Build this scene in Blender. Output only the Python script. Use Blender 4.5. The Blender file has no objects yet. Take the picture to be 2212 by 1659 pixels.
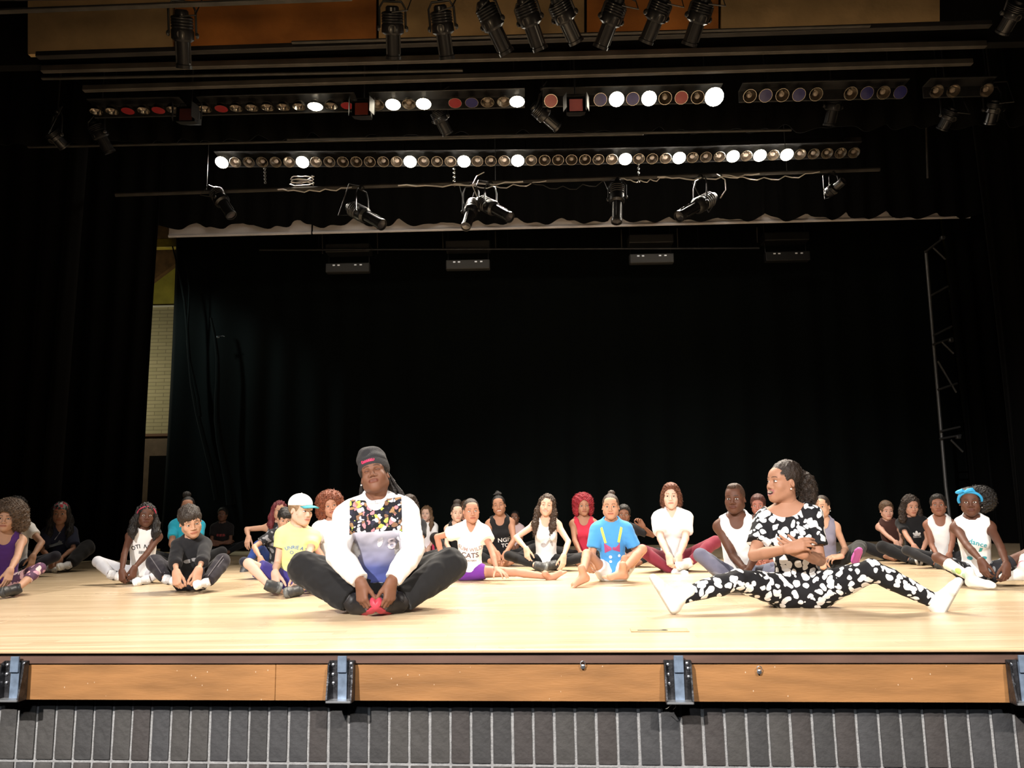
import bpy, math, random
import numpy as np
from mathutils import Vector, Matrix
from mathutils.bvhtree import BVHTree

random.seed(7)
RS = np.random.RandomState(11)
S = bpy.context.scene
COL = S.collection

# ------------------------------------------------------------------ camera, world, light, exposure
F_PX, CAM_Z = 1750.0, 0.52
PITCH, YAW, ROLL = math.radians(9.03), math.radians(0.8), math.radians(-0.9)
cam_data = bpy.data.cameras.new('camera')
cam_data.sensor_width = 36.0
cam_data.lens = 36.0 * F_PX / 2212.0
cam_data.clip_start, cam_data.clip_end = 0.05, 100
cam = bpy.data.objects.new('camera', cam_data)
COL.objects.link(cam)
CAM_M = (Matrix.Translation((0, 0, CAM_Z)) @ Matrix.Rotation(YAW, 4, 'Z')
         @ Matrix.Rotation(math.pi / 2 + PITCH, 4, 'X') @ Matrix.Rotation(ROLL, 4, 'Z'))
cam.matrix_world = CAM_M
S.camera = cam
S.view_settings.view_transform = 'Standard'
S.view_settings.look = 'None'
S.view_settings.exposure = 0.17
S.view_settings.gamma = 1.0
S.view_settings.use_curve_mapping = False
S.cycles.max_bounces = 6
S.cycles.diffuse_bounces = 3
S.cycles.glossy_bounces = 3
S.cycles.transmission_bounces = 3
S.cycles.sample_clamp_indirect = 4.0
S.cycles.use_denoising = True
world = bpy.data.worlds.new('dark_hall')
S.world = world
world.use_nodes = True
world.node_tree.nodes['Background'].inputs[0].default_value = (0.8, 0.85, 1.0, 1)
world.node_tree.nodes['Background'].inputs[1].default_value = 0.004

def ray(px, py):
    v = Vector(((px - 1106) / F_PX, -(py - 829.5) / F_PX, -1.0))
    return (CAM_M.to_3x3() @ v)
def at_y(px, py, Y):
    r = ray(px, py); t = Y / r.y
    return Vector((r.x * t, Y, CAM_Z + r.z * t))
def at_z(px, py, Z=0.0):
    r = ray(px, py); t = (Z - CAM_Z) / r.z
    return Vector((r.x * t, r.y * t, Z))

def spot(name, loc, aim, watts, color, angle=60, blend=0.6, size=0.08):
    d = bpy.data.lights.new(name, 'SPOT')
    d.energy = watts; d.color = color; d.spot_size = math.radians(angle); d.spot_blend = blend
    d.shadow_soft_size = size
    o = bpy.data.objects.new(name, d); COL.objects.link(o)
    o.location = loc
    o.rotation_euler = (Vector(aim) - Vector(loc)).to_track_quat('-Z', 'Y').to_euler()
    return o

WARM = (1.0, 0.90, 0.77)
# front-of-house spotlights in the dark hall behind and above the camera
spot('front_light', (-3.6, -4.2, 5.4), (-0.25, 4.0, 0.1), 6000, (1.0, 0.945, 0.90), 47, 0.6, 0.10)
spot('front_light', (2.4, -3.0, 5.2), (0.7, 4.1, 0.1), 2100, (1.0, 0.91, 0.82), 46, 0.6, 0.12)
spot('front_light', (0.2, -5.0, 4.2), (0.1, 4.0, 0.1), 500, (0.85, 0.92, 1.0), 46, 0.5, 0.15)
# work light on the back wall seen through the gap on the left
wl = bpy.data.lights.new('work_light', 'POINT'); wl.energy = 42; wl.color = (1.0, 0.9, 0.62); wl.shadow_soft_size = 0.1
wlo = bpy.data.objects.new('work_light', wl); COL.objects.link(wlo); wlo.location = (-7.4, 13.1, 2.9)

# dim wing light grazing the left end of the back curtain
spot('wing_light', (-6.6, 11.2, 5.2), (-4.4, 12.6, 2.0), 320, (0.80, 1.0, 0.95), 50, 0.9, 0.1)

# ------------------------------------------------------------------ materials
MATS = {}
def nd(nt, typ, **kw):
    n = nt.nodes.new(typ)
    for k, v in kw.items():
        setattr(n, k, v)
    return n
def mat(name, color=(0.5, 0.5, 0.5), rough=0.6, metal=0.0, var=0.0, vscale=8.0, bump=0.0, bscale=60.0,
        emit=0.0, ecol=None, spec=0.5, stretch=(1, 1, 1), coat=0.0, sheen=0.0, trans=0.0, alpha_col=None):
    if name in MATS: return MATS[name]
    m = bpy.data.materials.new(name); m.use_nodes = True
    nt = m.node_tree; b = nt.nodes['Principled BSDF']
    b.inputs['Base Color'].default_value = (*color, 1)
    b.inputs['Roughness'].default_value = rough
    b.inputs['Metallic'].default_value = metal
    b.inputs['Specular IOR Level'].default_value = spec
    b.inputs['Coat Weight'].default_value = coat
    b.inputs['Sheen Weight'].default_value = sheen
    b.inputs['Transmission Weight'].default_value = trans
    if emit:
        b.inputs['Emission Color'].default_value = (*(ecol or color), 1)
        b.inputs['Emission Strength'].default_value = emit
    if var or bump:
        tc = nd(nt, 'ShaderNodeTexCoord'); mp = nd(nt, 'ShaderNodeMapping')
        mp.inputs['Scale'].default_value = stretch
        nt.links.new(tc.outputs['Object'], mp.inputs['Vector'])
    if var:
        n = nd(nt, 'ShaderNodeTexNoise'); n.inputs['Scale'].default_value = vscale; n.inputs['Detail'].default_value = 5
        nt.links.new(mp.outputs[0], n.inputs['Vector'])
        r = nd(nt, 'ShaderNodeValToRGB')
        r.color_ramp.elements[0].position = 0.3; r.color_ramp.elements[1].position = 0.7
        lo = tuple(c * (1 - var) for c in color); hi = tuple(min(1, c * (1 + var)) for c in color)
        r.color_ramp.elements[0].color = (*lo, 1); r.color_ramp.elements[1].color = (*hi, 1)
        nt.links.new(n.outputs['Fac'], r.inputs[0]); nt.links.new(r.outputs[0], b.inputs['Base Color'])
    if bump:
        n2 = nd(nt, 'ShaderNodeTexNoise'); n2.inputs['Scale'].default_value = bscale; n2.inputs['Detail'].default_value = 3
        nt.links.new(mp.outputs[0], n2.inputs['Vector'])
        bm = nd(nt, 'ShaderNodeBump'); bm.inputs['Strength'].default_value = bump; bm.inputs['Distance'].default_value = 0.01
        nt.links.new(n2.outputs['Fac'], bm.inputs['Height']); nt.links.new(bm.outputs[0], b.inputs['Normal'])
    MATS[name] = m
    return m

# ------------------------------------------------------------------ mesh helpers
def np_mesh(name, V, faces=None, quads=None, smooth=True):
    me = bpy.data.meshes.new(name)
    if quads is not None:
        V = np.asarray(V, np.float32); Q = np.asarray(quads, np.int32)
        me.vertices.add(len(V)); me.vertices.foreach_set('co', V.ravel())
        me.loops.add(Q.size); me.loops.foreach_set('vertex_index', Q.ravel())
        me.polygons.add(len(Q))
        me.polygons.foreach_set('loop_start', np.arange(0, Q.size, Q.shape[1], dtype=np.int32))
        me.polygons.foreach_set('use_smooth', np.full(len(Q), smooth))
        me.update(calc_edges=True)
    else:
        me.from_pydata([tuple(v) for v in V], [], faces)
        if smooth: me.polygons.foreach_set('use_smooth', np.full(len(me.polygons), True))
        me.update()
    return me
def link(name, me, m=None, parent=None):
    o = bpy.data.objects.new(name, me); COL.objects.link(o)
    if m is not None and me is not None and len(me.materials) == 0: me.materials.append(m)
    if parent is not None: o.parent = parent
    return o
def tag(o, label=None, cat=None, group=None, kind=None):
    if label: o['label'] = label
    if cat: o['category'] = cat
    if group: o['group'] = group
    if kind: o['kind'] = kind
    return o
def empty(name, loc=(0, 0, 0), M=None):
    o = bpy.data.objects.new(name, None); COL.objects.link(o); o.empty_display_size = 0.1
    if M is not None: o.matrix_world = M
    else: o.location = loc
    return o
class MB:
    def __init__(self): self.v, self.f = [], []
    def add(self, vs, fs):
        n = len(self.v); self.v += [Vector(p) for p in vs]; self.f += [tuple(i + n for i in f) for f in fs]; return self
    def box(self, c, s, bev=0.0, M=None):
        x, y, z = s[0] / 2, s[1] / 2, s[2] / 2
        if bev <= 0:
            vs = [(a * x, b * y, d * z) for a in (-1, 1) for b in (-1, 1) for d in (-1, 1)]
            fs = [(0, 1, 3, 2), (4, 6, 7, 5), (0, 4, 5, 1), (2, 3, 7, 6), (0, 2, 6, 4), (1, 5, 7, 3)]
        else:   # chamfered along every edge: 24 verts
            vs, idx = [], {}
            for a in (-1, 1):
                for b in (-1, 1):
                    for d in (-1, 1):
                        for k in range(3):
                            p = [a * x, b * y, d * z]
                            for j in range(3):
                                if j != k: p[j] -= math.copysign(bev, p[j])
                            idx[(a, b, d, k)] = len(vs); vs.append(tuple(p))
            fs = []
            for k in range(3):
                for sg in (-1, 1):
                    q = []
                    for (u, w) in ((-1, -1), (1, -1), (1, 1), (-1, 1)):
                        t = [0, 0, 0]; t[k] = sg; t[(k + 1) % 3] = u; t[(k + 2) % 3] = w
                        q.append(idx[(t[0], t[1], t[2], k)])
                    fs.append(tuple(q if sg > 0 else q[::-1]))
            for k in range(3):
                i, j = (k + 1) % 3, (k + 2) % 3
                for u in (-1, 1):
                    for w in (-1, 1):
                        t0 = [0, 0, 0]; t1 = [0, 0, 0]
                        t0[k], t1[k] = -1, 1; t0[i] = t1[i] = u; t0[j] = t1[j] = w
                        q = [idx[(*t0, i)], idx[(*t1, i)], idx[(*t1, j)], idx[(*t0, j)]]
                        fs.append(tuple(q if u * w < 0 else q[::-1]))
            for a in (-1, 1):
                for b in (-1, 1):
                    for d in (-1, 1):
                        q = [idx[(a, b, d, 0)], idx[(a, b, d, 1)], idx[(a, b, d, 2)]]
                        fs.append(tuple(q if a * b * d > 0 else q[::-1]))
        vs = [Vector(p) for p in vs]
        if M is not None: vs = [M @ p for p in vs]
        return self.add([p + Vector(c) for p in vs], fs)
    def tube(self, pts, r, n=8, cap=True):
        pts = [Vector(p) for p in pts]
        rs = r if isinstance(r, (list, tuple)) else [r] * len(pts)
        base = len(self.v); up = None
        for i, p in enumerate(pts):
            t = (pts[min(i + 1, len(pts) - 1)] - pts[max(i - 1, 0)])
            t = t.normalized() if t.length > 1e-9 else Vector((0, 0, 1))
            if up is None:
                up = t.orthogonal().normalized()
            else:
                up = up - t * up.dot(t)
                up = up.normalized() if up.length > 1e-6 else t.orthogonal().normalized()
            w = t.cross(up)
            for k in range(n):
                a = 2 * math.pi * k / n
                self.v.append(p + (up * math.cos(a) + w * math.sin(a)) * rs[i])
        for i in range(len(pts) - 1):
            for k in range(n):
                a, b = base + i * n + k, base + i * n + (k + 1) % n
                self.f.append((a, b, b + n, a + n))
        if cap:
            self.f.append(tuple(base + k for k in range(n))[::-1])
            self.f.append(tuple(base + (len(pts) - 1) * n + k for k in range(n)))
        return self
    def lathe(self, prof, n=16, M=None, cap0=False, cap1=False):
        base = len(self.v); M = M or Matrix()
        for (r, z) in prof:
            for k in range(n):
                a = 2 * math.pi * k / n
                self.v.append(M @ Vector((r * math.cos(a), r * math.sin(a), z)))
        for i in range(len(prof) - 1):
            for k in range(n):
                a, b = base + i * n + k, base + i * n + (k + 1) % n
                self.f.append((a, b, b + n, a + n))
        if cap0: self.f.append(tuple(base + k for k in range(n))[::-1])
        if cap1: self.f.append(tuple(base + (len(prof) - 1) * n + k for k in range(n)))
        return self
    def mesh(self, name, smooth=False):
        me = np_mesh(name, self.v, self.f, smooth=smooth)
        if smooth: me.set_sharp_from_angle(angle=0.75)
        return me
    def build(self, name, m, parent=None, smooth=False):
        return link(name, self.mesh(name, smooth), m, parent)
# ================================================================== SETTING
# ---- stage floor: maple boards running across the stage
def wood_floor():
    m = bpy.data.materials.new('maple_boards'); m.use_nodes = True
    nt = m.node_tree; b = nt.nodes['Principled BSDF']
    tc = nd(nt, 'ShaderNodeTexCoord')
    br = nd(nt, 'ShaderNodeTexBrick')
    br.inputs['Scale'].default_value = 1.0
    br.inputs['Brick Width'].default_value = 1.7; br.inputs['Row Height'].default_value = 0.057
    br.inputs['Mortar Size'].default_value = 0.0009; br.inputs['Mortar Smooth'].default_value = 0.3
    br.inputs['Color1'].default_value = (0.58, 0.445, 0.29, 1); br.inputs['Color2'].default_value = (0.70, 0.56, 0.385, 1)
    br.inputs['Mortar'].default_value = (0.33, 0.19, 0.08, 1); br.offset = 0.37; br.squash = 1.0
    sx = nd(nt, 'ShaderNodeSeparateXYZ'); nt.links.new(tc.outputs['Object'], sx.inputs[0])   # every row of boards starts somewhere else
    dv = nd(nt, 'ShaderNodeMath', operation='DIVIDE'); dv.inputs[1].default_value = 0.057; nt.links.new(sx.outputs[1], dv.inputs[0])
    fl = nd(nt, 'ShaderNodeMath', operation='FLOOR'); nt.links.new(dv.outputs[0], fl.inputs[0])
    wn = nd(nt, 'ShaderNodeTexWhiteNoise', noise_dimensions='1D'); nt.links.new(fl.outputs[0], wn.inputs['W'])
    ma = nd(nt, 'ShaderNodeMath', operation='MULTIPLY_ADD'); ma.inputs[1].default_value = 3.4; nt.links.new(wn.outputs['Value'], ma.inputs[0]); nt.links.new(sx.outputs[0], ma.inputs[2])
    cx = nd(nt, 'ShaderNodeCombineXYZ'); nt.links.new(ma.outputs[0], cx.inputs[0]); nt.links.new(sx.outputs[1], cx.inputs[1])
    nt.links.new(cx.outputs[0], br.inputs['Vector'])
    mp = nd(nt, 'ShaderNodeMapping'); mp.inputs['Scale'].default_value = (1.2, 38, 1)
    nt.links.new(tc.outputs['Object'], mp.inputs['Vector'])
    ns = nd(nt, 'ShaderNodeTexNoise'); ns.inputs['Scale'].default_value = 2.0; ns.inputs['Detail'].default_value = 6
    nt.links.new(mp.outputs[0], ns.inputs['Vector'])
    rp = nd(nt, 'ShaderNodeValToRGB')
    rp.color_ramp.elements[0].position = 0.32; rp.color_ramp.elements[0].color = (0.72, 0.66, 0.58, 1)
    rp.color_ramp.elements[1].position = 0.62; rp.color_ramp.elements[1].color = (1.06, 1.04, 1.0, 1)
    nt.links.new(ns.outputs['Fac'], rp.inputs[0])
    mx = nd(nt, 'ShaderNodeMix', data_type='RGBA', blend_type='MULTIPLY'); mx.inputs[0].default_value = 0.75
    nt.links.new(br.outputs['Color'], mx.inputs[6]); nt.links.new(rp.outputs[0], mx.inputs[7])
    nt.links.new(mx.outputs[2], b.inputs['Base Color'])
    # uneven varnish
    n2 = nd(nt, 'ShaderNodeTexNoise'); n2.inputs['Scale'].default_value = 1.3; n2.inputs['Detail'].default_value = 4
    nt.links.new(tc.outputs['Object'], n2.inputs['Vector'])
    mr = nd(nt, 'ShaderNodeMapRange'); mr.inputs[3].default_value = 0.22; mr.inputs[4].default_value = 0.36
    nt.links.new(n2.outputs['Fac'], mr.inputs[0]); nt.links.new(mr.outputs[0], b.inputs['Roughness'])
    bp = nd(nt, 'ShaderNodeBump'); bp.inputs['Strength'].default_value = 0.25; bp.inputs['Distance'].default_value = 0.002
    nt.links.new(br.outputs['Fac'], bp.inputs['Height']); bp.invert = True
    nt.links.new(bp.outputs[0], b.inputs['Normal'])
    return m
E0, E1 = at_z(0, 1405.5), at_z(2212, 1401)
ex = (E1 - E0).normalized(); ey = Vector((-ex.y, ex.x, 0)); ez = Vector((0, 0, 1))
APR = Matrix(((ex.x, ey.x, 0, E0.x), (ex.y, ey.y, 0, E0.y), (0, 0, 1, 0), (0, 0, 0, 1)))
APRI = APR.inverted()
WID = (E1 - E0).length
def apr_at(px, py, off):           # point of the apron plane set back by off, in apron coordinates
    r = APRI.to_3x3() @ ray(px, py); o = APRI @ Vector((0, 0, CAM_Z))
    t = (off - o.y) / r.y
    return o + r * t
mb = MB()
p0, p1 = APR @ Vector((-3, 0.012, 0)), APR @ Vector((WID + 3, 0.012, 0))
mb.add([p0, p1, (11, 15, 0), (-11, 15, 0), p0 + Vector((0, 0, -.013)), p1 + Vector((0, 0, -.013)), (11, 15, -.013), (-11, 15, -.013)],
       [(0, 1, 2, 3), (4, 7, 6, 5), (0, 4, 5, 1), (1, 5, 6, 2), (2, 6, 7, 3), (3, 7, 4, 0)])
tag(mb.build('floor', wood_floor()), kind='structure')
M_FASCIA = mat('fascia_plywood', (0.31, 0.148, 0.053), 0.45, var=0.25, vscale=3.0, stretch=(1, 1, 6), bump=0.1, bscale=30, coat=0.15)
nt_ = M_FASCIA.node_tree; bs_ = nt_.nodes['Principled BSDF']      # pale scuffs and dents knocked into the varnish
tc_ = nd(nt_, 'ShaderNodeTexCoord'); mp_ = nd(nt_, 'ShaderNodeMapping'); mp_.inputs['Scale'].default_value = (1, 1, .55); nt_.links.new(tc_.outputs['Object'], mp_.inputs[0])
vo_ = nd(nt_, 'ShaderNodeTexVoronoi'); vo_.inputs['Scale'].default_value = 34; nt_.links.new(mp_.outputs[0], vo_.inputs['Vector'])
lt_ = nd(nt_, 'ShaderNodeMath', operation='LESS_THAN'); lt_.inputs[1].default_value = .055; nt_.links.new(vo_.outputs['Distance'], lt_.inputs[0])
mx_ = nd(nt_, 'ShaderNodeMix', data_type='RGBA'); mx_.inputs[7].default_value = (.62, .45, .32, 1)
old_ = bs_.inputs['Base Color'].links[0].from_socket; nt_.links.new(old_, mx_.inputs[6]); nt_.links.new(lt_.outputs[0], mx_.inputs[0]); nt_.links.new(mx_.outputs[2], bs_.inputs['Base Color'])
M_NOSE = mat('nosing_maple', (0.60, 0.42, 0.25), 0.35, coat=0.2)
M_BAND = mat('stained_band', (0.105, 0.058, 0.042), 0.55, var=0.3, vscale=3, stretch=(1, 1, 5))
# rounded nosing along the stage front
mb = MB(); prof = [(0.0118, 0.0), (0.004, -0.001), (0.0005, -0.004), (0.0005, -0.010), (0.004, -0.014), (0.0118, -0.015)]
for x in (-2.5, WID + 2.5): mb.v += [Vector((x, y, z + 0.0005)) for (y, z) in prof]
n = len(prof); mb.f += [(i, i + 1, i + 1 + n, i + n) for i in range(n - 1)]
o = mb.build('trim_1', M_NOSE, smooth=True); o.matrix_world = APR; tag(o, kind='structure')
# recessed stained board right under the nosing
zb0 = apr_at(1106, 1432, 0.03).z
mb = MB().box((WID / 2, 0.030, (zb0 - 0.012) / 2), (WID + 5, 0.02, abs(zb0) - 0.012), bev=0.001)
o = mb.build('trim_2', M_BAND); o.matrix_world = APR; tag(o, kind='structure')
# fascia panels between the brackets
zf0, zf1 = apr_at(1106, 1428, 0.029).z, apr_at(1106, 1515, 0.029).z
fas = empty('trim_3', M=APR); tag(fas, kind='structure')
cuts = [-2.6] + [apr_at(px, 1470, 0.02).x for px in (-420, 24, 593, 735, 1466, 2208)] + [WID + 2.6]
for a, b in zip(cuts[:-1], cuts[1:]):
    mb = MB().box(((a + b) / 2, 0.042, (zf0 + zf1) / 2), (b - a - 0.0016, 0.026, zf0 - zf1), bev=0.0015)
    mb.build('panel', M_FASCIA, fas)
# ---- painted brick front under the fascia: soldier course, each brick one object
M_BRICK = [mat('black_painted_brick_%s' % n, c, 0.7, var=0.16, vscale=18, bump=0.35, bscale=45) for n, c in
           (('plain', (0.042, 0.041, 0.041)), ('brownish', (0.047, 0.041, 0.039)), ('greyish', (0.047, 0.047, 0.049)), ('dusty', (0.054, 0.051, 0.048)))]
M_MORTAR = mat('grey_mortar', (0.27, 0.27, 0.27), 0.9, var=0.15, vscale=40, bump=0.4, bscale=120)
OFFB = 0.105
zt, zbot = zf1 + 0.06, apr_at(1106, 1650, OFFB).z
wf = empty('wall_front', M=APR); tag(wf, kind='structure')
MB().box((WID / 2, OFFB + 0.06, zt - 0.35), (WID + 4, 0.1, 0.68)).build('mortar_bed', M_MORTAR, wf)
pitch = (apr_at(1838, 1590, OFFB).x - apr_at(145, 1590, OFFB).x) / 38.0
x0 = apr_at(55, 1590, OFFB).x - pitch * 8
bricks = []
for v in range(5):        # five slightly different bricks, chipped and pitted
    r = random.Random(v); mb = MB(); w, h = pitch - 0.0118, zt - zbot
    nx, nz = 5, 16; P = {}
    for i in range(nx + 1):
        for k in range(nz + 1):
            e = (i in (0, nx)) or (k in (0, nz))
            y = (0.004 if e else 0.0) + r.uniform(-.0003, .0003) + (0.005 if (not e and r.random() < .035) else 0)
            P[i, k] = len(mb.v)
            mb.v.append(Vector((-w / 2 + w * i / nx + (r.uniform(-.0012, .0012) if not e else r.uniform(-.0006, .0006)), y, -h * k / nz)))
    mb.f += [(P[i, k], P[i, k + 1], P[i + 1, k + 1], P[i + 1, k]) for i in range(nx) for k in range(nz)]
    B = len(mb.v); rim = [(i, 0) for i in range(nx + 1)] + [(nx, k) for k in range(1, nz + 1)] + [(i, nz) for i in range(nx - 1, -1, -1)] + [(0, k) for k in range(nz - 1, 0, -1)]
    for q in rim: p = mb.v[P[q]]; mb.v.append(Vector((p.x, 0.03, p.z)))
    L = len(rim); mb.f += [(P[rim[i]], P[rim[(i + 1) % L]], B + (i + 1) % L, B + i) for i in range(L)]
    bricks.append(mb.mesh('brick', smooth=True))
nb = int((WID + 1.6) / pitch)
for i in range(nb):
    for row in (0, 1):
        me = bricks[random.randrange(5)].copy() if False else bricks[random.randrange(5)]
        o = link('brick', me, None, wf)
        if len(me.materials) == 0: me.materials.append(M_BRICK[0])
        o.material_slots[0].link = 'OBJECT'; o.material_slots[0].material = random.choice(M_BRICK)
        o.location = (x0 + pitch * i, OFFB + random.uniform(-.001, .0015), zt - row * (zt - zbot + 0.013))
        o.rotation_euler = (0, random.uniform(-.004, .004), 0)

# ---- steel pit brackets on the fascia
M_STEEL = mat('worn_dark_steel', (0.06, 0.06, 0.065), 0.4, metal=0.7, var=0.6, vscale=30, bump=0.2, bscale=90)
M_BLUE = mat('blue_grey_bar', (0.26, 0.34, 0.46), 0.35, metal=0.5, var=0.25, vscale=30)
M_BOLT = mat('zinc_bolt', (0.6, 0.62, 0.66), 0.3, metal=0.9)
brk_lab = ['steel bracket with blue-grey bar at the left end of the stage front', 'steel bracket with blue-grey bar on the stage front below the man in the beanie',
           'steel bracket with blue-grey bar and loose wires at its foot', 'steel bracket cut off by the right edge of the picture']
for k, px in enumerate((24, 735, 1466, 2216)):
    c = apr_at(px, 1470, -0.01)
    root = empty('steel_bracket', M=APR @ Matrix.Translation((c.x, 0.02, 0))); tag(root, brk_lab[k], 'bracket', 'pit brackets on the stage front')
    z0, z1, w = zf0 + 0.006, zf1 + 0.004, 0.102
    zc, hh = (z0 + z1) / 2, z0 - z1
    MB().box((0, -0.004, zc), (w, 0.008, hh), 0.001).build('back_plate', M_STEEL, root)
    for sx in (-1, 1):
        mb = MB(); x = sx * (w / 2 - 0.003)
        pr = [(-0.008, z0), (-0.030, z0 - .01), (-0.034, z0 - .05), (-0.052, z1 + .012), (-0.052, z1), (-0.008, z1)]
        for dx in (-.003, .003): mb.v += [Vector((x + dx, y, z)) for y, z in pr]
        L = len(pr); mb.f = [tuple(range(L)), tuple(range(2 * L - 1, L - 1, -1))] + [(i, i + L, (i + 1) % L + L, (i + 1) % L) for i in range(L)]
        mb.build('side_cheek', M_STEEL, root)
    MB().box((0, -0.032, z1 + 0.004), (w - 0.004, 0.05, 0.008), 0.002).build('bottom_ledge', mat('pale_worn_steel', (0.3, 0.31, 0.32), 0.4, metal=0.6), root)
    MB().box((0.004, -0.014, zc), (0.036, 0.006, hh - 0.012), 0.001).build('flat_bar', M_BLUE, root)
    MB().box((0.004, -0.021, z0 - 0.012), (0.036, 0.01, 0.062), 0.002).build('hinge_tab', M_BLUE, root)
    for (bx, bz) in ((-.036, -.016), (-.036, -.052), (.040, -.03), (.040, -.06), (.036, -.012), (-.034, -.085)):
        MB().lathe([(0.006, 0), (0.006, 0.004), (0.003, 0.006)], 8, Matrix.Translation((bx, -0.008, z0 + bz)) @ Matrix.Rotation(math.pi / 2, 4, 'X'), cap1=True).build('bolt', M_BOLT, root, True)
# loose wire at the third bracket, floor pocket, two eye hooks
c = apr_at(1452, 1520, 0.0)
mb = MB().tube([(c.x + .012, 0.016, c.z + .006), (c.x - .004, 0.0, c.z - .005), (c.x - .018, 0.012, c.z - .02), (c.x - .02, .05, c.z - .03)], 0.0011, 5)
mb.tube([(c.x + .008, 0.016, c.z + .006), (c.x + .014, 0.004, c.z - .012), (c.x + .006, 0.03, c.z - .028)], 0.0011, 5)
o = mb.build('loose_wire', mat('pale_wire', (0.6, 0.57, 0.5), 0.5), smooth=True); o.matrix_world = APR
tag(o, 'thin pale wire dangling from the foot of the third bracket', 'wire')
for (px, py, lab) in ((1259, 1438, 'small steel ring hook screwed to the middle fascia panel'), (1640, 1449, 'small steel eye hook on the right-hand fascia panel')):
    c = apr_at(px, py, 0.018)
    root = empty('eye_hook', M=APR @ Matrix.Translation((c.x, 0.02, c.z))); tag(root, lab, 'hook')
    MB().lathe([(0.009, 0), (0.009, 0.003), (0.004, 0.005)], 10, Matrix.Translation((0, 0, -.004)) @ Matrix.Rotation(math.pi / 2, 4, 'X'), cap1=True).build('screw_plate', M_BOLT, root, True)
    rg = [(0.009 * math.sin(a * .5236), -0.006, .008 + 0.010 * math.cos(a * .5236)) for a in range(13)]
    MB().tube(rg, 0.0016, 6, cap=False).build('ring', M_BOLT, root, True)
c = at_z(1424, 1362)
root = empty('floor_pocket', loc=(c.x, c.y, 0)); root.rotation_euler = (0, 0, math.atan2(ex.y, ex.x)); tag(root, 'flush floor pocket with a slotted lid near the front of the stage', 'floor pocket')
MB().box((0, 0, 0.002), (0.25, 0.10, 0.004), .001).build('lid', mat('pocket_brass', (0.42, 0.30, 0.16), 0.45, metal=0.3, var=.2), root)
MB().box((-0.03, -0.02, 0.0046), (0.13, 0.012, 0.001)).build('slot', mat('slot_dark', (0.02, 0.015, 0.01), 0.8), root)
MB().lathe([(0.013, 0), (0.010, .002)], 10, Matrix.Translation((0.02, -0.02, .0045)), cap1=True).build('finger_hole', mat('slot_dark'), root)

# ---- masking: black velour
def velour(name, col):
    m = mat(name, col, 0.95, spec=0.05, sheen=0.02)
    return m
M_BLK = velour('black_velour', (0.0022, 0.0022, 0.0022))
M_BACK = velour('dark_green_velour', (0.0032, 0.0044, 0.0042))
def curtain(name, a, b, z0, z1, m, amp=0.06, wl=0.32, seed=0, label=None, hem=0.0, cat='curtain', taper=0.0, kind=None):
    """pleated cloth hung between floor-plan points a and b; pleats get shallower towards the tie line; the cloth has a real thickness"""
    r = random.Random(seed); a, b = Vector((*a, 0)), Vector((*b, 0)); L = (b - a).length
    t = (b - a).normalized(); nrm = Vector((t.y, -t.x, 0))
    n = max(8, int(L / wl * 8)); rows = 9
    ph = [r.uniform(-.5, .5) for _ in range(n + 1)]; dr = r.uniform(.6, 1.3)
    V = []
    for j in range(rows):
        f = j / (rows - 1)
        for i in range(n + 1):
            s = i / n * L
            w = math.sin(2 * math.pi * s / wl + 1.3 * math.sin(s * 1.7 * dr + seed) + f * .35 * math.sin(s * 2.3)) + .35 * math.sin(2 * math.pi * s / wl * .37 + seed)
            p = a + t * (s + .03 * math.sin(f * 3 + s * 5)) + nrm * (amp * (0.45 + .55 * f) * w)
            zz = z1 + (z0 - z1) * f
            if j == rows - 1: zz += hem * (1 - abs(math.sin(math.pi * s / (wl * 2.1) + .8 * math.sin(s * 1.3)))) ** 1.4 * (1 + .8 * ph[i // 13])
            V.append((p.x, p.y, zz))
    W = n + 1
    Q = [(j * W + i, (j + 1) * W + i, (j + 1) * W + i + 1, j * W + i + 1) for j in range(rows - 1) for i in range(n)]
    o = link(name, np_mesh(name, V, quads=Q), m)
    md = o.modifiers.new('cloth', 'SOLIDIFY'); md.thickness = 0.006
    tag(o, label, cat, kind=kind)
    return o
# back curtain
YB = 12.6
xl, xr = at_y(366, 800, YB).x, 6.8
curtain('back_curtain', (xl, YB), (xr, YB), 0.01, at_y(1100, 520, YB).z + .35, M_BACK, .05, .55, 3, 'wide dark velour curtain hanging across the back of the stage')
# its left end hangs in a few deep lit folds
mb_f = [((372, 545), (462, 1080), .045), ((455, 700), (492, 1090), .07), ((395, 560), (425, 900), .03)]
for i, (pa, pb, rr) in enumerate(mb_f):
    A, B = at_y(*pa, YB - .22), at_y(*pb, YB - .22); B.z = max(B.z, .02)
    A.z += .1
    ns = 9; pts = [A.lerp(B, q / ns) + Vector((.05 * math.sin(q * .9), 0, 0)) for q in range(ns + 1)]
    o = MB().tube(pts, [rr * (.25 + .75 * q / ns) for q in range(ns + 1)], 10).build('curtain_fold', M_BACK, bpy.data.objects['back_curtain'], True)
# side legs (black), upstage ones first
def leg(pxa, pxb, Y, seed, lab, py=800):
    A, B = at_y(pxa, py, Y), at_y(pxb, py, Y)
    return curtain('leg_curtain', (A.x, Y), (B.x, Y), 0.01, 6.2, M_BLK, .07, .3, seed, lab)
leg(30, 326, 10.2, 5, 'black leg curtain hanging just left of the lit brick strip')
leg(-420, 150, 8.6, 6, 'black leg curtain at the left wing nearest the audience')
leg(2062, 2300, 11.4, 7, 'black leg curtain hanging behind the metal boom on the right')
leg(2150, 2700, 8.8, 8, 'black leg curtain at the right wing nearest the audience')
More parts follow.
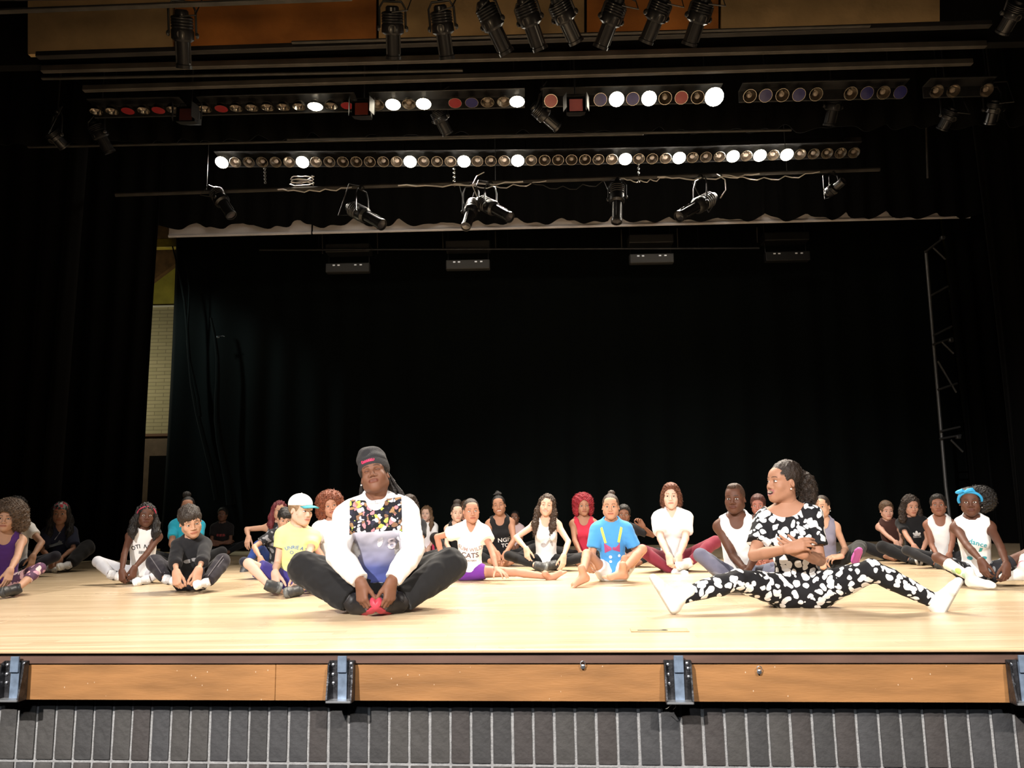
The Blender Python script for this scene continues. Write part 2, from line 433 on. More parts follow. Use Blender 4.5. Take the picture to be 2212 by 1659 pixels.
# side walls, back wall and roof of the stage house
M_DARKW = mat('black_wall', (0.006, 0.006, 0.006), 0.9, spec=.1)
tag(MB().box((-9.5, 8, 3.5), (0.2, 14, 7.4)).build('wall_left', M_DARKW), kind='structure')
tag(MB().box((9.5, 8, 3.5), (0.2, 14, 7.4)).build('wall_right', M_DARKW), kind='structure')
tag(MB().box((0, 9.5, 7.2), (19, 11, 0.2)).build('ceiling', M_DARKW), kind='structure')
YW = 14.6
def brick_mat(name, c1, c2, mort, scale=1.0):
    m = bpy.data.materials.new(name); m.use_nodes = True
    nt = m.node_tree; b = nt.nodes['Principled BSDF']; b.inputs['Roughness'].default_value = .8
    tc = nd(nt, 'ShaderNodeTexCoord'); mp = nd(nt, 'ShaderNodeMapping'); mp.inputs['Rotation'].default_value = (math.pi / 2, 0, 0)
    nt.links.new(tc.outputs['Object'], mp.inputs['Vector'])
    br = nd(nt, 'ShaderNodeTexBrick'); br.inputs['Scale'].default_value = scale
    br.inputs['Brick Width'].default_value = .30; br.inputs['Row Height'].default_value = .068; br.inputs['Mortar Size'].default_value = .006
    br.inputs['Color1'].default_value = (*c1, 1); br.inputs['Color2'].default_value = (*c2, 1); br.inputs['Mortar'].default_value = (*mort, 1)
    nt.links.new(mp.outputs[0], br.inputs['Vector']); nt.links.new(br.outputs['Color'], b.inputs['Base Color'])
    bp = nd(nt, 'ShaderNodeBump'); bp.invert = True; bp.inputs['Strength'].default_value = .5; bp.inputs['Distance'].default_value = .006
    nt.links.new(br.outputs['Fac'], bp.inputs['Height']); nt.links.new(bp.outputs[0], b.inputs['Normal'])
    return m
zA, zB = at_y(345, 663, YW).z, at_y(340, 938, YW).z
wb = empty('wall_back'); tag(wb, kind='structure')
MB().box((0, YW + .1, (zA + zB) / 2), (19, .2, zA - zB)).build('brickwork', brick_mat('tan_glazed_brick', (.40, .37, .23), (.46, .42, .27), (.25, .23, .15)), wb)
MB().box((0, YW + .1, zA + 1.8), (19, .2, 3.6)).build('upper_plaster', mat('yellow_green_plaster', (.42, .38, .055), .8, var=.25, vscale=3), wb)
MB().box((0, YW + .1, zB / 2), (19, .2, zB)).build('dado', mat('brown_dado', (.12, .085, .06), .7, var=.2), wb)
MB().box((0, YW - .01, zA + .01), (19, .05, .03), .004).build('rail', mat('white_rail', (.75, .75, .68), .5), wb)
MB().box((0, YW - .02, zB - .02), (19, .08, .05), .006).build('ledge', mat('brown_ledge', (.13, .06, .03), .6), wb)
# brown sheet painted as the sloping shadow above the gap, and a yellow beam running behind the border
zc = at_y(350, 500, 13.4).z
mb = MB(); a, b_, c_, d_ = at_y(300, 440, 13.9), at_y(378, 440, 13.9), at_y(378, 570, 13.9), at_y(322, 612, 13.9)
ps = [a, b_, c_, d_]; mb.v = ps + [p + Vector((0, .12, 0)) for p in ps]; mb.f = [(0, 3, 2, 1), (4, 5, 6, 7)] + [(i, (i + 1) % 4, (i + 1) % 4 + 4, i + 4) for i in range(4)]
tag(mb.build('shadow_sheet', mat('brown_shadow', (.2, .11, .045), .7, var=.3)), kind='structure')
a, b_ = at_y(330, 528, 13.3), at_y(600, 528, 13.3)
root = MB().box(((a.x + b_.x) / 2, 13.3, a.z), (b_.x - a.x, .14, .16), .01).build('trim_5', mat('yellow_beam', (.38, .30, .03), .6, var=.35, vscale=5)); tag(root, kind='structure')

a, b_ = at_y(324, 985, YW - .35), at_y(368, 985, YW - .35)
o = MB().box(((a.x + b_.x) / 2 + .3, YW - .35, a.z / 2), (b_.x - a.x + .6, .05, a.z), .006).build('scenery_flat', mat('flat_black_paint', (.004, .004, .004), .9, spec=.05))
tag(o, 'black scenery flat standing before the brick wall in the left gap', 'scenery flat')
p = at_y(470, 728, YB - .16); root = empty('curtain_clip', p); tag(root, 'small pale metal clip pinned to the back curtain at the left', 'clip')
MB().box((0, 0, 0), (.05, .02, .03), .004).build('jaw', M_BOLT, root); MB().tube([(.02, 0, .01), (.09, -.01, .015), (.11, 0, .005)], .006, 6).build('spring_arm', M_BOLT, root, True); MB().tube([(-.015, 0, -.01), (-.02, 0, -.05)], .006, 6).build('jaw_arm', M_BOLT, root, True)

# ---- black borders overhead, projection screen strip
def border(Y, pxa, pxb, pya, pyb, ztop, seed, lab, hem, m=M_BLK):
    A, B = at_y(pxa, pya, Y), at_y(pxb, pyb, Y); z = (A.z + B.z) / 2
    o = curtain('border_curtain', (A.x, Y), (B.x, Y), z, ztop, m, .05, .30, seed, lab, hem=hem)
    ang = math.atan2(B.z - A.z, B.x - A.x)
    mid = (A + B) / 2; mid.z = 0
    o.matrix_world = Matrix.Translation(mid + Vector((0, 0, z))) @ Matrix.Rotation(-ang, 4, 'Y') @ Matrix.Translation(-mid - Vector((0, 0, z)))
    return o
border(10.6, 250, 2150, 496, 468, 7.08, 21, 'black border curtain with a scalloped hem above the pale screen', .085)
border(8.15, -100, 2400, 318, 268, 7.08, 22, 'black border curtain hanging behind the upper row of lamps', .05)
M_SCREEN = mat('white_screen_cloth', (.50, .475, .48), .8, var=.14, vscale=2.0)
A, B, C_, D = at_y(366, 480, 10.75), at_y(2092, 440, 10.75), at_y(2092, 470.5, 10.75), at_y(366, 512.5, 10.75)
root = empty('projection_screen', loc=(A + B) / 2); tag(root, 'long pale strip of a raised projection screen under the scalloped black border', 'screen')
Minv = Matrix.Translation(-(A + B) / 2)
for u in (.1, .5, .9): MB().tube([Minv @ (A.lerp(B, u)), Minv @ Vector((A.lerp(B, u).x, 10.75, 7.1))], .004, 5).build('lift_line', M_BLK, root, True)
SP = at_y(674, 500, 10.75).x
for (xa, xb) in ((A.x, SP - .012), (SP + .012, B.x)):
    def zl(P, Q, x): return P.z + (Q.z - P.z) * (x - P.x) / (Q.x - P.x)
    mb = MB(); ps = [Vector((xa, 10.75, zl(A, B, xa) + .2)), Vector((xb, 10.75, zl(A, B, xb) + .2)), Vector((xb, 10.75, zl(D, C_, xb))), Vector((xa, 10.75, zl(D, C_, xa)))]
    mb.v = [Minv @ p for p in ps] + [Minv @ (p + Vector((0, .01, 0))) for p in ps]
    mb.f = [(0, 3, 2, 1), (4, 5, 6, 7)] + [(i, (i + 1) % 4, (i + 1) % 4 + 4, i + 4) for i in range(4)]
    mb.build('screen_cloth', M_SCREEN, root)
    mb = MB().tube([Minv @ (ps[3] + Vector((0, 0, .015))), Minv @ (ps[2] + Vector((0, 0, .015)))], .022, 8).build('bottom_batten', M_SCREEN, root, True)
# ================================================================== RIGGING
M_IRON = mat('black_iron', (0.02, 0.02, 0.021), 0.45, metal=0.3, var=.4, vscale=20)
M_LAMPBLK = mat('black_lamp_paint', (0.015, 0.015, 0.017), 0.36, metal=0.2, coat=.2)
M_PIPE = mat('dull_steel_pipe', (0.062, 0.058, 0.054), 0.45, metal=0.4, var=.3, vscale=6)
M_CHROME = mat('lamp_reflector', (0.42, 0.38, 0.33), 0.25, metal=1.0)
M_BULB = mat('bulb_glass', (0.20, 0.16, 0.13), 0.15, spec=.8)
M_LIT = mat('lit_lamp_face', (1, .95, .8), .5, emit=26.0, ecol=(1.0, 0.90, 0.70))
M_CABLE = mat('black_cable', (0.015, 0.015, 0.015), 0.5)
M_GREYCABLE = mat('grey_cable', (0.55, 0.53, 0.52), 0.4)

def between(name, pxa, pxb, Y, r, m, lab, cat='pipe', n=8, Yb=None, sag=0.0, group=None):
    A, B = at_y(*pxa, Y), at_y(*pxb, Yb or Y)
    pts = [A.lerp(B, i / 12) - Vector((0, 0, sag * math.sin(math.pi * i / 12))) for i in range(13)] if sag else [A, B]
    mb = MB().tube([p - A for p in pts], r, n)
    if name == 'lighting_pipe':
        o = mb.build(name, m, smooth=True); o.location = A
        for u in (.12, .5, .88):
            q = (B - A) * u; MB().tube([q, q + Vector((0, 0, 7.12 - (A + q).z))], .003, 5).build('drop_cable', M_IRON, o, True)
        return tag(o, lab, cat, group)
    o = mb.build(name, m, smooth=True); o.location = A
    return tag(o, lab, cat, group)
def beam(name, pxa, pxb, Y, h, d, m, lab=None, cat='beam', kind=None, parent=None):
    A, B = at_y(*pxa, Y), at_y(*pxb, Y)
    L = (B - A).length; ang = math.atan2(B.z - A.z, B.x - A.x)
    o = MB().box((0, 0, 0), (L, d, h), min(.006, h * .2)).build(name, m, parent)
    o.matrix_world = Matrix.Translation((A + B) / 2) @ Matrix.Rotation(-ang, 4, 'Y')
    return tag(o, lab, cat, kind=kind)

# ---- plaster header above the stage with tan and orange panels
YH = 6.6
M_TAN = mat('tan_plaster', (.40, .27, .13), .8, var=.25, vscale=2.5, bump=.2, bscale=25)
M_ORG = mat('orange_plaster', (.46, .17, .035), .75, var=.4, vscale=1.8, bump=.2, bscale=25)
hd = empty('wall_header'); tag(hd, kind='structure')
for pa, pb, top, m in ((60, 372, -60, M_TAN), (378, 812, -60, M_ORG), (818, 1262, -60, M_TAN), (1268, 1552, -60, M_ORG), (1558, 2030, -60, M_TAN)):
    def ybot(px): return 116 - 62 * (px - 90) / 1960
    ps = [at_y(pa, top, YH), at_y(pb, top, YH), at_y(pb, ybot(pb), YH), at_y(pa, ybot(pa), YH)]
    mb = MB(); mb.v = ps + [p + Vector((0, .05, 0)) for p in ps]
    mb.f = [(0, 3, 2, 1), (4, 5, 6, 7)] + [(i, (i + 1) % 4, (i + 1) % 4 + 4, i + 4) for i in range(4)]
    mb.build('panel', m, hd)
A = at_y(-300, 60, YH + .1)
MB().box((0, YH + .16, A.z + .25), (11, .1, 1.3)).build('backing', M_DARKW, hd)
hl = spot('house_light', (-1.5, 3.2, 3.2), (-.6, YH, 4.8), 34, (1.0, .72, .42), 120, .8, .3)
hl2 = spot('house_light', (2.6, 3.2, 3.2), (1.8, YH, 4.8), 30, (1.0, .76, .5), 120, .8, .3)
M_DKBEAM = mat('dark_grey_steel', (.02, .018, .017), .55, metal=.2, var=.4, vscale=4)
M_GRBEAM = mat('grey_steel', (.06, .054, .048), .55, metal=.2, var=.35, vscale=4)
for (pa, pb, Y, h, d, m, lab) in (
    ((-40, 26), (760, -4), 5.6, .022, .05, M_PIPE, 'pale steel rail crossing the very top left of the ceiling'),
    ((80, 120), (2140, 52), 6.3, .05, .06, M_DKBEAM, 'dark beam along the lower edge of the plaster header'),
    ((630, 92), (1880, 56), 6.2, .018, .03, M_PIPE, 'thin steel rail right above the dark header beam'),
    ((90, 150), (2130, 96), 6.7, .06, .05, M_GRBEAM, 'grey steel beam, topmost of the dark ceiling beams'),
    ((90, 170), (1000, 152), 6.8, .018, .03, M_PIPE, 'thin steel rail under the topmost grey beam, left half'),
    ((180, 192), (2100, 134), 6.9, .055, .05, M_GRBEAM, 'grey steel beam just above the upper row of lamps'),
    ((620, 302), (1710, 281), 8.0, .02, .03, M_PIPE, 'steel rail halfway between the two rows of lamps'),
    ((60, 318), (1390, 290), 7.9, .016, .03, M_PIPE, 'thinner steel rail just below the halfway rail')):
    beam('steel_beam', pa, pb, Y, h, d, m, lab)

# ---- ellipsoidal spotlights
def instrument(pA, pB, YA, YB_, s=1.0, pipe=None, lab='', lit=False, group=None, bright=M_LAMPBLK):
    """pA: cap end, pB: lens end (pixels at depths YA, YB_)"""
    A, B = at_y(*pA, YA), at_y(*pB, YB_)
    z = (B - A).normalized(); L = (B - A).length
    x = z.cross(Vector((0, 0, 1))); x = x.normalized() if x.length > .05 else Vector((1, 0, 0))
    y = z.cross(x)
    M = Matrix(((x.x, y.x, z.x, A.x), (x.y, y.y, z.y, A.y), (x.z, y.z, z.z, A.z), (0, 0, 0, 1)))
    root = empty('stage_spotlight', M=M); tag(root, lab, 'spotlight', group)
    R = .085 * s
    prof = [(0, 0), (R * .45, 0), (R * .6, L * .03), (R * .62, L * .10), (R * .9, L * .12)]
    for i in range(4):
        u = .14 + i * .05
        prof += [(R * 1.0, L * u), (R * 1.0, L * (u + .022)), (R * .9, L * (u + .03))]
    prof += [(R * 1.02, L * .36), (R * 1.02, L * .50), (R * .75, L * .54)]
    MB().lathe(prof, 18).build('lamp_housing', M_LAMPBLK, root, True)
    MB().lathe([(R * .66, L * .52), (R * .66, L * .93), (R * .74, L * .94), (R * .74, L), (R * .64, L), (R * .62, L * .96)], 18).build('barrel', M_LAMPBLK, root, True)
    MB().lathe([(0, L * .945), (R * .62, L * .965)], 14).build('lens', mat('dark_lens', (.05, .05, .06), .1, spec=.9), root, True)
    for k in range(3):
        a = 2.1 * k + .4
        MB().box((R * .7 * math.cos(a), R * .7 * math.sin(a), L * .72), (.012 * s, .012 * s, L * .36), .002).build('barrel_rib', M_IRON, root)
    # yoke
    up = Vector((0, 0, 1)); ul = M.to_3x3().inverted() @ up
    piv = Vector((0, 0, L * .42)); ul = ul - Vector((ul.x, 0, 0)); ul = ul.normalized() if ul.length > .1 else Vector((0, 1, 0))
    hy = .26 * s
    if pipe is not None:
        P = M.inverted() @ at_y(*pipe, YA); hy = max(.12, (P - piv).length - .05); ul = (P - piv).normalized()
    w = R * 1.18; t = ul * hy
    MB().tube([piv + Vector((w, 0, 0)), piv + Vector((w, 0, 0)) + t * .75, piv + Vector((w * .7, 0, 0)) + t, piv + Vector((-w * .7, 0, 0)) + t, piv + Vector((-w, 0, 0)) + t * .75, piv + Vector((-w, 0, 0))], .009 * s, 6).build('yoke', M_IRON, root, True)
    for sx in (-1, 1):
        MB().lathe([(.022 * s, 0), (.022 * s, .012), (.012, .02)], 8, Matrix.Translation(piv + Vector((sx * w, 0, 0))) @ Matrix.Rotation(sx * math.pi / 2, 4, 'Y'), cap1=True).build('yoke_knob', M_IRON, root, True)
    c = piv + t
    if pipe is None or lit:
        g0 = Vector(M @ c); MB().tube([c, M.inverted() @ Vector((g0.x, g0.y, 7.12))], .008, 6).build('hanging_rod', M_IRON, root, True)
    MB().box(tuple(c + ul * .03), (.05 * s, .05 * s, .05 * s), .01).build('clamp', M_IRON, root)
    q = piv + Vector((0, 0, -L * .3))
    MB().tube([q + Vector((0, R * .9, 0)), q + Vector((.12 * s, R * 1.5, -.02)), c + Vector((.16 * s, 0, -.05)), c + ul * .05], .006 * s, 5).build('cable', M_CABLE, root, True)
    MB().lathe([(R * .35, 0), (R * .35, .004)], 12, Matrix.Translation((0, R * .95, L * .42)) @ Matrix.Rotation(-math.pi / 2, 4, 'X'), cap1=True).build('badge', M_PIPE, root, True)
    return root
YF = 5.7
between('lighting_pipe', (-60, -4), (2290, -34), YF, .024, M_IRON, 'front lighting pipe along the top edge carrying eight spotlights')
front = [((392, 20), (398, 148), 'leftmost front spotlight, alone against the tan plaster panel'), ((847, 12), (850, 128), 'front spotlight pointing straight down, first of the middle cluster'),
         ((950, 10), (966, 128), 'second front spotlight of the middle cluster, hanging nearly straight'), ((1040, 0), (1096, 116), 'third front spotlight of the middle cluster, leaning to the right'),
         ((1128, -6), (1168, 108), 'fourth front spotlight, tilted right beside the orange panel'), ((1200, -8), (1246, 92), 'fifth front spotlight, in front of the orange panel, tilted right'),
         ((1338, -6), (1296, 104), 'sixth front spotlight, tilted to the left over the orange panel'), ((1436, -10), (1394, 92), 'seventh front spotlight, slim and tilted to the left'),
         ((1524, -8), (1488, 98), 'eighth front spotlight, tilted left beside the right tan panel')]
for pA, pB, lab in front:
    instrument(pA, pB, YF, YF + .22, 1.0, pipe=(pA[0], -12), lab=lab, group='front-of-stage spotlights')
instrument((2206, 0), (2164, 72), YF, YF + .2, .9, pipe=(2204, -14), lab='dim front spotlight at the far right top corner', group='front-of-stage spotlights')
# shadowy fixtures under the upper row
for pA, pB, Y, lab in (((200, 262), (238, 330), 7.7, 'dim spotlight hanging at left under the upper lamp row'), ((106, 280), (140, 318), 7.7, 'smaller dim spotlight at the far left under the upper lamp row'),
                       ((1806, 200), (1790, 272), 7.7, 'dim spotlight hanging among the right-hand upper lamps'), ((2060, 232), (2034, 280), 7.7, 'dim spotlight tilted left below the last upper lamps'),
                       ((2152, 214), (2138, 268), 7.7, 'dim spotlight beneath the very last upper lamp'), ((1150, 226), (1206, 276), 7.6, 'spotlight with a bright rim beside the red gel lantern'),
                       ((940, 232), (968, 290), 7.6, 'dark spotlight hanging below the third lit lamp of the upper row')):
    instrument(pA, pB, Y, Y + .15, .95, lab=lab, group='spotlights below the upper row')

# ---- lamp strips (striplights)
def lamp(root, p, r, tilt, lit, tint=None):
    M = Matrix.Translation(p) @ Matrix.Rotation(tilt, 4, 'X')        # local -Z opens downwards and towards the hall
    prof = [(r * .30, r * .95), (r * .62, r * .72), (r * .86, r * .38), (r * .97, 0), (r * 1.03, 0), (r * 1.0, r * .3), (r * .7, r * .85), (r * .3, r * 1.02)]
    bowl = MB().lathe(prof, 14, M).build('lamp', M_CHROME, root, True)
    if lit:
        MB().lathe([(0, -r * .5), (r * .5, -r * .42), (r * .88, -r * .2), (r * 1.14, 0)], 16, M).build('lamp_face', M_LIT, bowl, True)  # lit face widened past its bowl: lamp glare put into the shape
    elif tint:
        MB().lathe([(0, -.002), (r * .97, 0)], 14, M).build('lamp_face', mat('gel_' + tint, {'blue': (.02, .02, .10), 'red': (.22, .02, .025), 'amber': (.3, .12, .02)}[tint], .2), bowl, True)
    else:
        MB().lathe([(0, r * .18), (r * .3, r * .22), (r * .42, r * .42), (r * .3, r * .85)], 10, M).build('bulb', M_BULB, bowl, True)
def strip(lst, Y, r, tilt, name, lab, trough_h, group):
    """lst: [(px, py, lit, tint)], one housing for the run"""
    pts = [at_y(px, py, Y) for px, py, _, _ in lst]
    A, B = pts[0], pts[-1]; d = (B - A).normalized(); L = (B - A).length + 2.4 * r
    M = Matrix(((d.x, 0, -d.z, A.x), (0, 1, 0, A.y), (d.z, 0, d.x, A.z), (0, 0, 0, 1)))
    root = empty(name, M=M); tag(root, lab, 'strip light', group)
    MI = M.inverted()
    cx = L / 2 - 1.2 * r
    MB().box((cx, r * 1.75, trough_h * .45), (L, .02, trough_h), .003).build('housing', M_IRON, root)
    MB().box((cx, r * .4, r * 1.25 + .03), (L, r * 2.6, .014), .003).build('housing_top', M_IRON, root)
    for p, (px, py, lit, tint) in zip(pts, lst):
        lamp(root, MI @ p, r * (1.25 if px == 1543 else 1), tilt, lit, tint)  # one lit lamp enlarged to imitate its glare
    for u in (.12, .88):
        MB().tube([(L * u, r * 1.75, trough_h * .3), (L * u, r * 1.75, 7.12 - M.translation.z - d.z * L * u)], .006, 6).build('hanger', M_IRON, root, True)
def py2(px): return 351 - 4 * max(0, px - 1000) / 380 - (px - 479) * .004 if px < 1380 else 344 - 14 * (px - 1380) / 465
lit2 = (479, 652, 880, 995, 1109, 1341, 1457, 1577, 1636, 1695)
ALL2 = []
n2 = 48
for i in range(n2):
    px = 479 + (1845 - 479) * i / (n2 - 1)
    ALL2.append(px)
litidx = {min(range(n2), key=lambda i: abs(ALL2[i] - p)) for p in lit2}
YR2 = 9.15
labs = ('leftmost striplight of the lower lamp row, two lamps lit', 'second striplight from the left in the lower lamp row', 'third striplight from the left in the lower lamp row', 'rightmost striplight of the lower lamp row, with three lamps lit close together')
for g in range(4):
    run = [(ALL2[i], py2(ALL2[i]), i in litidx, None) for i in range(g * 12, g * 12 + 12)]
    strip(run, YR2, .068, math.radians(-38), 'strip_light', labs[g], .16, 'lower row of striplights')
beam('steel_beam', (1230, 322), (1860, 302), YR2 + .25, .07, .04, M_GRBEAM, 'grey steel trough above the right half of the lower lamp row')
# upper row
YR1 = 7.35
def py1(px): return 242 - 47 * (px - 205) / 1925
up_l = [(208, 0, 0), (242, 0, 0), (276, 0, 'red'), (310, 0, 0), (342, 0, 'red'), (374, 0, 0)]
up_m = [(443, 0, 0), (478, 0, 'red'), (510, 0, 0), (544, 0, 0), (578, 0, 0), (612, 0, 0), (646, 0, 0), (681, 1, 0), (715, 0, 0), (750, 0, 'red')]
up_n = [(815, 0, 0), (849, 1, 0), (883, 0, 0), (915, 1, 0), (983, 0, 'red'), (1019, 0, 'blue'), (1053, 0, 0), (1088, 0, 0), (1117, 1, 0)]
up_r = [(1190, 0, 'red'), (1297, 0, 'blue'), (1332, 1, 0), (1367, 0, 'blue'), (1402, 1, 0), (1437, 0, 0), (1472, 0, 'red'), (1507, 0, 0), (1543, 1, 0)]
up_s = [(1620, 0, 0), (1654, 0, 'blue'), (1690, 0, 0), (1726, 0, 'blue'), (1763, 0, 0), (1838, 0, 0), (1873, 0, 'blue'), (1909, 0, 0), (1945, 0, 'blue')]
up_t = [(2024, 0, 0), (2060, 0, 0), (2132, 0, 0)]
for lst, lab in ((up_l, 'leftmost striplight of the upper lamp row, unlit'), (up_m, 'second striplight of the upper lamp row, one lamp lit near its right end'), (up_n, 'middle striplight of the upper lamp row with three lit lamps and red gels'),
                 (up_r, 'striplight of the upper lamp row holding the biggest glaring lamp'), (up_s, 'unlit striplight of the upper lamp row with blue gels'), (up_t, 'last striplight of the upper lamp row at the far right, three lamps')):
    tilt = math.radians(-4 if lst[0][0] < 800 else (-18 if lst[0][0] < 1100 else -46))
    strip([(px, py1(px), bool(l), t or None) for px, l, t in lst], YR1, .064, tilt, 'strip_light', lab, .12, 'upper row of striplights')
# the light the burning lamps throw on the stage
for px in (479, 652, 880, 995, 1109, 1341, 1457, 1577, 1636, 1695):
    p = at_y(px, py2(px), YR2) + Vector((0, -.05, -.10))
    spot('row_lamp', p, (p.x * .9, p.y - 3.4, 0), 330, WARM, 78, .7, .05)
    gl = bpy.data.lights.new('lamp_glow', 'POINT'); gl.energy = 7; gl.color = WARM; gl.shadow_soft_size = .04; go = bpy.data.objects.new('lamp_glow', gl); COL.objects.link(go); go.location = p + Vector((0, -.04, -.04))
for px in (681, 849, 915, 1117, 1332, 1402, 1543):
    p = at_y(px, py1(px), YR1) + Vector((0, -.05, -.10))
    spot('row_lamp', p, (p.x * .95, p.y - 1.7, 0), 300, WARM, 80, .7, .05)
# red-gelled lanterns between the upper strips
for px, py, lab in ((410, 256, 'black lantern with a dim red gel, left of the upper lamp row'), (785, 244, 'black lantern with a red gel near the second lit upper lamp'), (1243, 236, 'black lantern with a glowing red gel right of centre in the upper row')):
    p = at_y(px, py, 7.2); root = empty('gel_lantern', p); tag(root, lab, 'lantern', 'red-gelled lanterns in the upper row')
    mb = MB(); w0, w1 = .055, .09
    ring = [[(-w, y, z), (w, y, z), (w, y, z + w * 1.7), (-w, y, z + w * 1.7)] for w, y, z in ((w1, -.10, -.08), (w1 * .95, 0, -.06), (w0, .14, 0))]
    mb.v = [Vector(p_) for rr in ring for p_ in rr]
    mb.f = [(a * 4 + i, a * 4 + (i + 1) % 4, a * 4 + 4 + (i + 1) % 4, a * 4 + 4 + i) for a in (0, 1) for i in range(4)] + [(8, 9, 10, 11)]
    mb.build('body', M_LAMPBLK, root)
    MB().box((0, -.09, -.005), (.125, .006, .12), .002).build('gel', mat('red_gel_%d' % px, (.34, .09, .075) if px > 1000 else ((.15, .02, .012) if px > 700 else (.055, .012, .01)), .5, emit=.12 if px > 1000 else 0), root)
    for sx in (-1, 1):
        MB().box((sx * .105, -.14, 0), (.006, .10, .15), .002, Matrix.Rotation(sx * -.3, 4, 'Z')).build('barn_door', M_LAMPBLK, root)
    MB().tube([(-.1, .02, 0), (-.1, .02, .16), (.1, .02, .16), (.1, .02, 0)], .008, 6).build('yoke', M_IRON, root, True)
    MB().tube([(0, .02, .16), (0, .02, 7.12 - p.z)], .008, 6).build('hanging_rod', M_IRON, root, True)

# ---- third pipe with spotlights and loose cables, right below the lower row
YP = 8.75
def py3(px): return 421 - 52 * (px - 260) / 1560 + (6 if px < 600 else 0)
between('lighting_pipe', (250, 421), (1900, 366), YP, .024, M_PIPE, 'lighting pipe below the lower lamp row, draped with cables')
for (a, b, sag, rr, m, lab) in ((600, 760, .03, .007, M_GREYCABLE, 'grey cable tied along the pipe left of centre'), (860, 1130, .02, .008, M_GREYCABLE, 'grey cable loop near the middle of the cable-draped pipe'),
                             (980, 1180, .06, .006, M_GREYCABLE, 'pale cable hanging in a shallow bow beside the double spotlights'), (1130, 1330, .10, .005, M_CABLE, 'black cable bowed between the double spotlights and the upright spotlight'),
                             (1340, 1440, .05, .006, M_GREYCABLE, 'short pale cable right of the upright spotlight'), (1420, 1640, .04, .008, M_GREYCABLE, 'bright cable along the right of the pipe'),
                             (1560, 1770, .07, .006, M_GREYCABLE, 'long pale cable sagging at the right end of the pipe')):
    A, B = at_y(a, py3(a), YP - .04), at_y(b, py3(b), YP - .04)
    pts = [A.lerp(B, i / 14) - Vector((0, .01 * math.sin(i), sag * math.sin(math.pi * i / 14) * (1 + .25 * math.sin(i * 1.9)) - .01 * math.sin(i * 2.2))) for i in range(15)]
    o = MB().tube([p - A for p in pts], rr, 6).build('cable', m, smooth=True); o.location = A; tag(o, lab, 'cable')
A = at_y(652, 400, YP - .05)
pts = [A + Vector((.13 * math.cos(a * .55) + .012 * math.sin(a * 3), .015 * math.sin(a * 2), .032 * math.sin(a * .55) + .003 * a)) for a in range(36)]
o = MB().tube([p - A for p in pts], .006, 5).build('cable_coil', M_GREYCABLE, smooth=True); o.location = A; tag(o, 'coil of pale cable tied to the pipe under the second lit lamp', 'cable')
for px, ya, yb, lab in ((981, 362, 402, 'bright chain hanging from the fourth lit lamp to the pipe'), (1379, 352, 394, 'chain hanging to the pipe right of the upright spotlight'), (572, 362, 396, 'dim chain hanging to the pipe at the left')):
    A, B = at_y(px, ya, YP), at_y(px + 1, yb, YP); root = empty('chain', A); tag(root, lab, 'chain', 'hanger chains of the lower pipe')
    n = 9
    for i in range(n):
        p = (B - A) * ((i + .5) / n); h = (B - A).length / n * .68
        rg = [Matrix.Rotation(i % 2 * 1.57, 3, 'Z') @ Vector((.012 * math.cos(t * .785), 0, h * math.sin(t * .785))) + p for t in range(9)]
        MB().tube(rg, .0045, 5, cap=False).build('chain_link', M_CHROME if px == 981 else M_PIPE, root, True)
inst3 = [((462, 408), (500, 466), -.1, 1.0, 'tangled spotlight at the left end of the cable-draped pipe'), ((752, 446), (826, 486), -.25, 1.05, 'spotlight pointing down right below the unlit lamps left of centre'),
         ((1024, 432), (1006, 490), -.35, .9, 'darker left one of the two spotlights hanging close together'), ((1032, 432), (1102, 470), -.3, 1.0, 'brightly rimmed right one of the two spotlights hanging close together'),
         ((1334, 392), (1332, 480), -.15, 1.0, 'upright spotlight hanging straight down in front of the pale screen'), ((1544, 424), (1466, 468), -.3, 1.05, 'spotlight tilted to lower left with a looped cable'),
         ((1786, 420), (1822, 390), -.2, .75, 'dim spotlight at the right end of the cable-draped pipe')]
for pA, pB, dy, s, lab in inst3:
    mx = (pA[0] + pB[0]) / 2
    instrument(pA, pB, YP, YP + dy, s, pipe=(pA[0] * .6 + pB[0] * .4, py3(mx)), lab=lab, group='spotlights on the cable-draped pipe')
for pts_, lab in ((((1556, 428), (1568, 410), (1566, 388), (1548, 376)), 'looped cable rising from the spotlight tilted lower left'), (((1030, 424), (1020, 400), (1030, 380), (1046, 372)), 'thin loop of cable above the two close spotlights')):
    P = [at_y(*q, YP - .1) for q in pts_]; o = MB().tube([p - P[0] for p in P], .006, 6).build('cable', M_GREYCABLE, smooth=True); o.location = P[0]; tag(o, lab, 'cable')

# ---- hanging light boxes above the back curtain
for px, py, lab, al in ((752, 580, 'dim hanging light box left of centre before the back curtain', .5), (1011, 573, 'hanging light box in the centre before the back curtain', .9), (1407, 560, 'hanging light box right of centre before the back curtain', .9), (1700, 555, 'barely visible hanging light box at the right of the back curtain', .1)):
    Y = 11.6; p = at_y(px, py, Y); root = empty('hanging_light_box', p); tag(root, lab, 'light box', 'light boxes above the back curtain')
    MB().box((0, 0, 0), (.65, .12, .14), .01).build('lower_box', mat('grey_box_%d' % int(al * 10), (.045 * al + .004,) * 3, .5), root)  # dimmer boxes have their shade put into a darker grey
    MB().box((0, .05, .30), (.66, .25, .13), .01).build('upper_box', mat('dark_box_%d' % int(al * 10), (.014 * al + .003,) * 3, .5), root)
    for x in (-.3, .3): MB().tube([(x, .05, .05), (x, .05, 7.12 - p.z)], .006, 6).build('hanger', M_IRON, root, True)
    for x in (-.2, -.13, .12, .2): MB().box((x, -.062, .035), (.035, .006, .02), .002).build('indicator', mat('dim_pilot_%d' % int(al * 10), (.7, .7, .7), .3, emit=.35 * al), root)
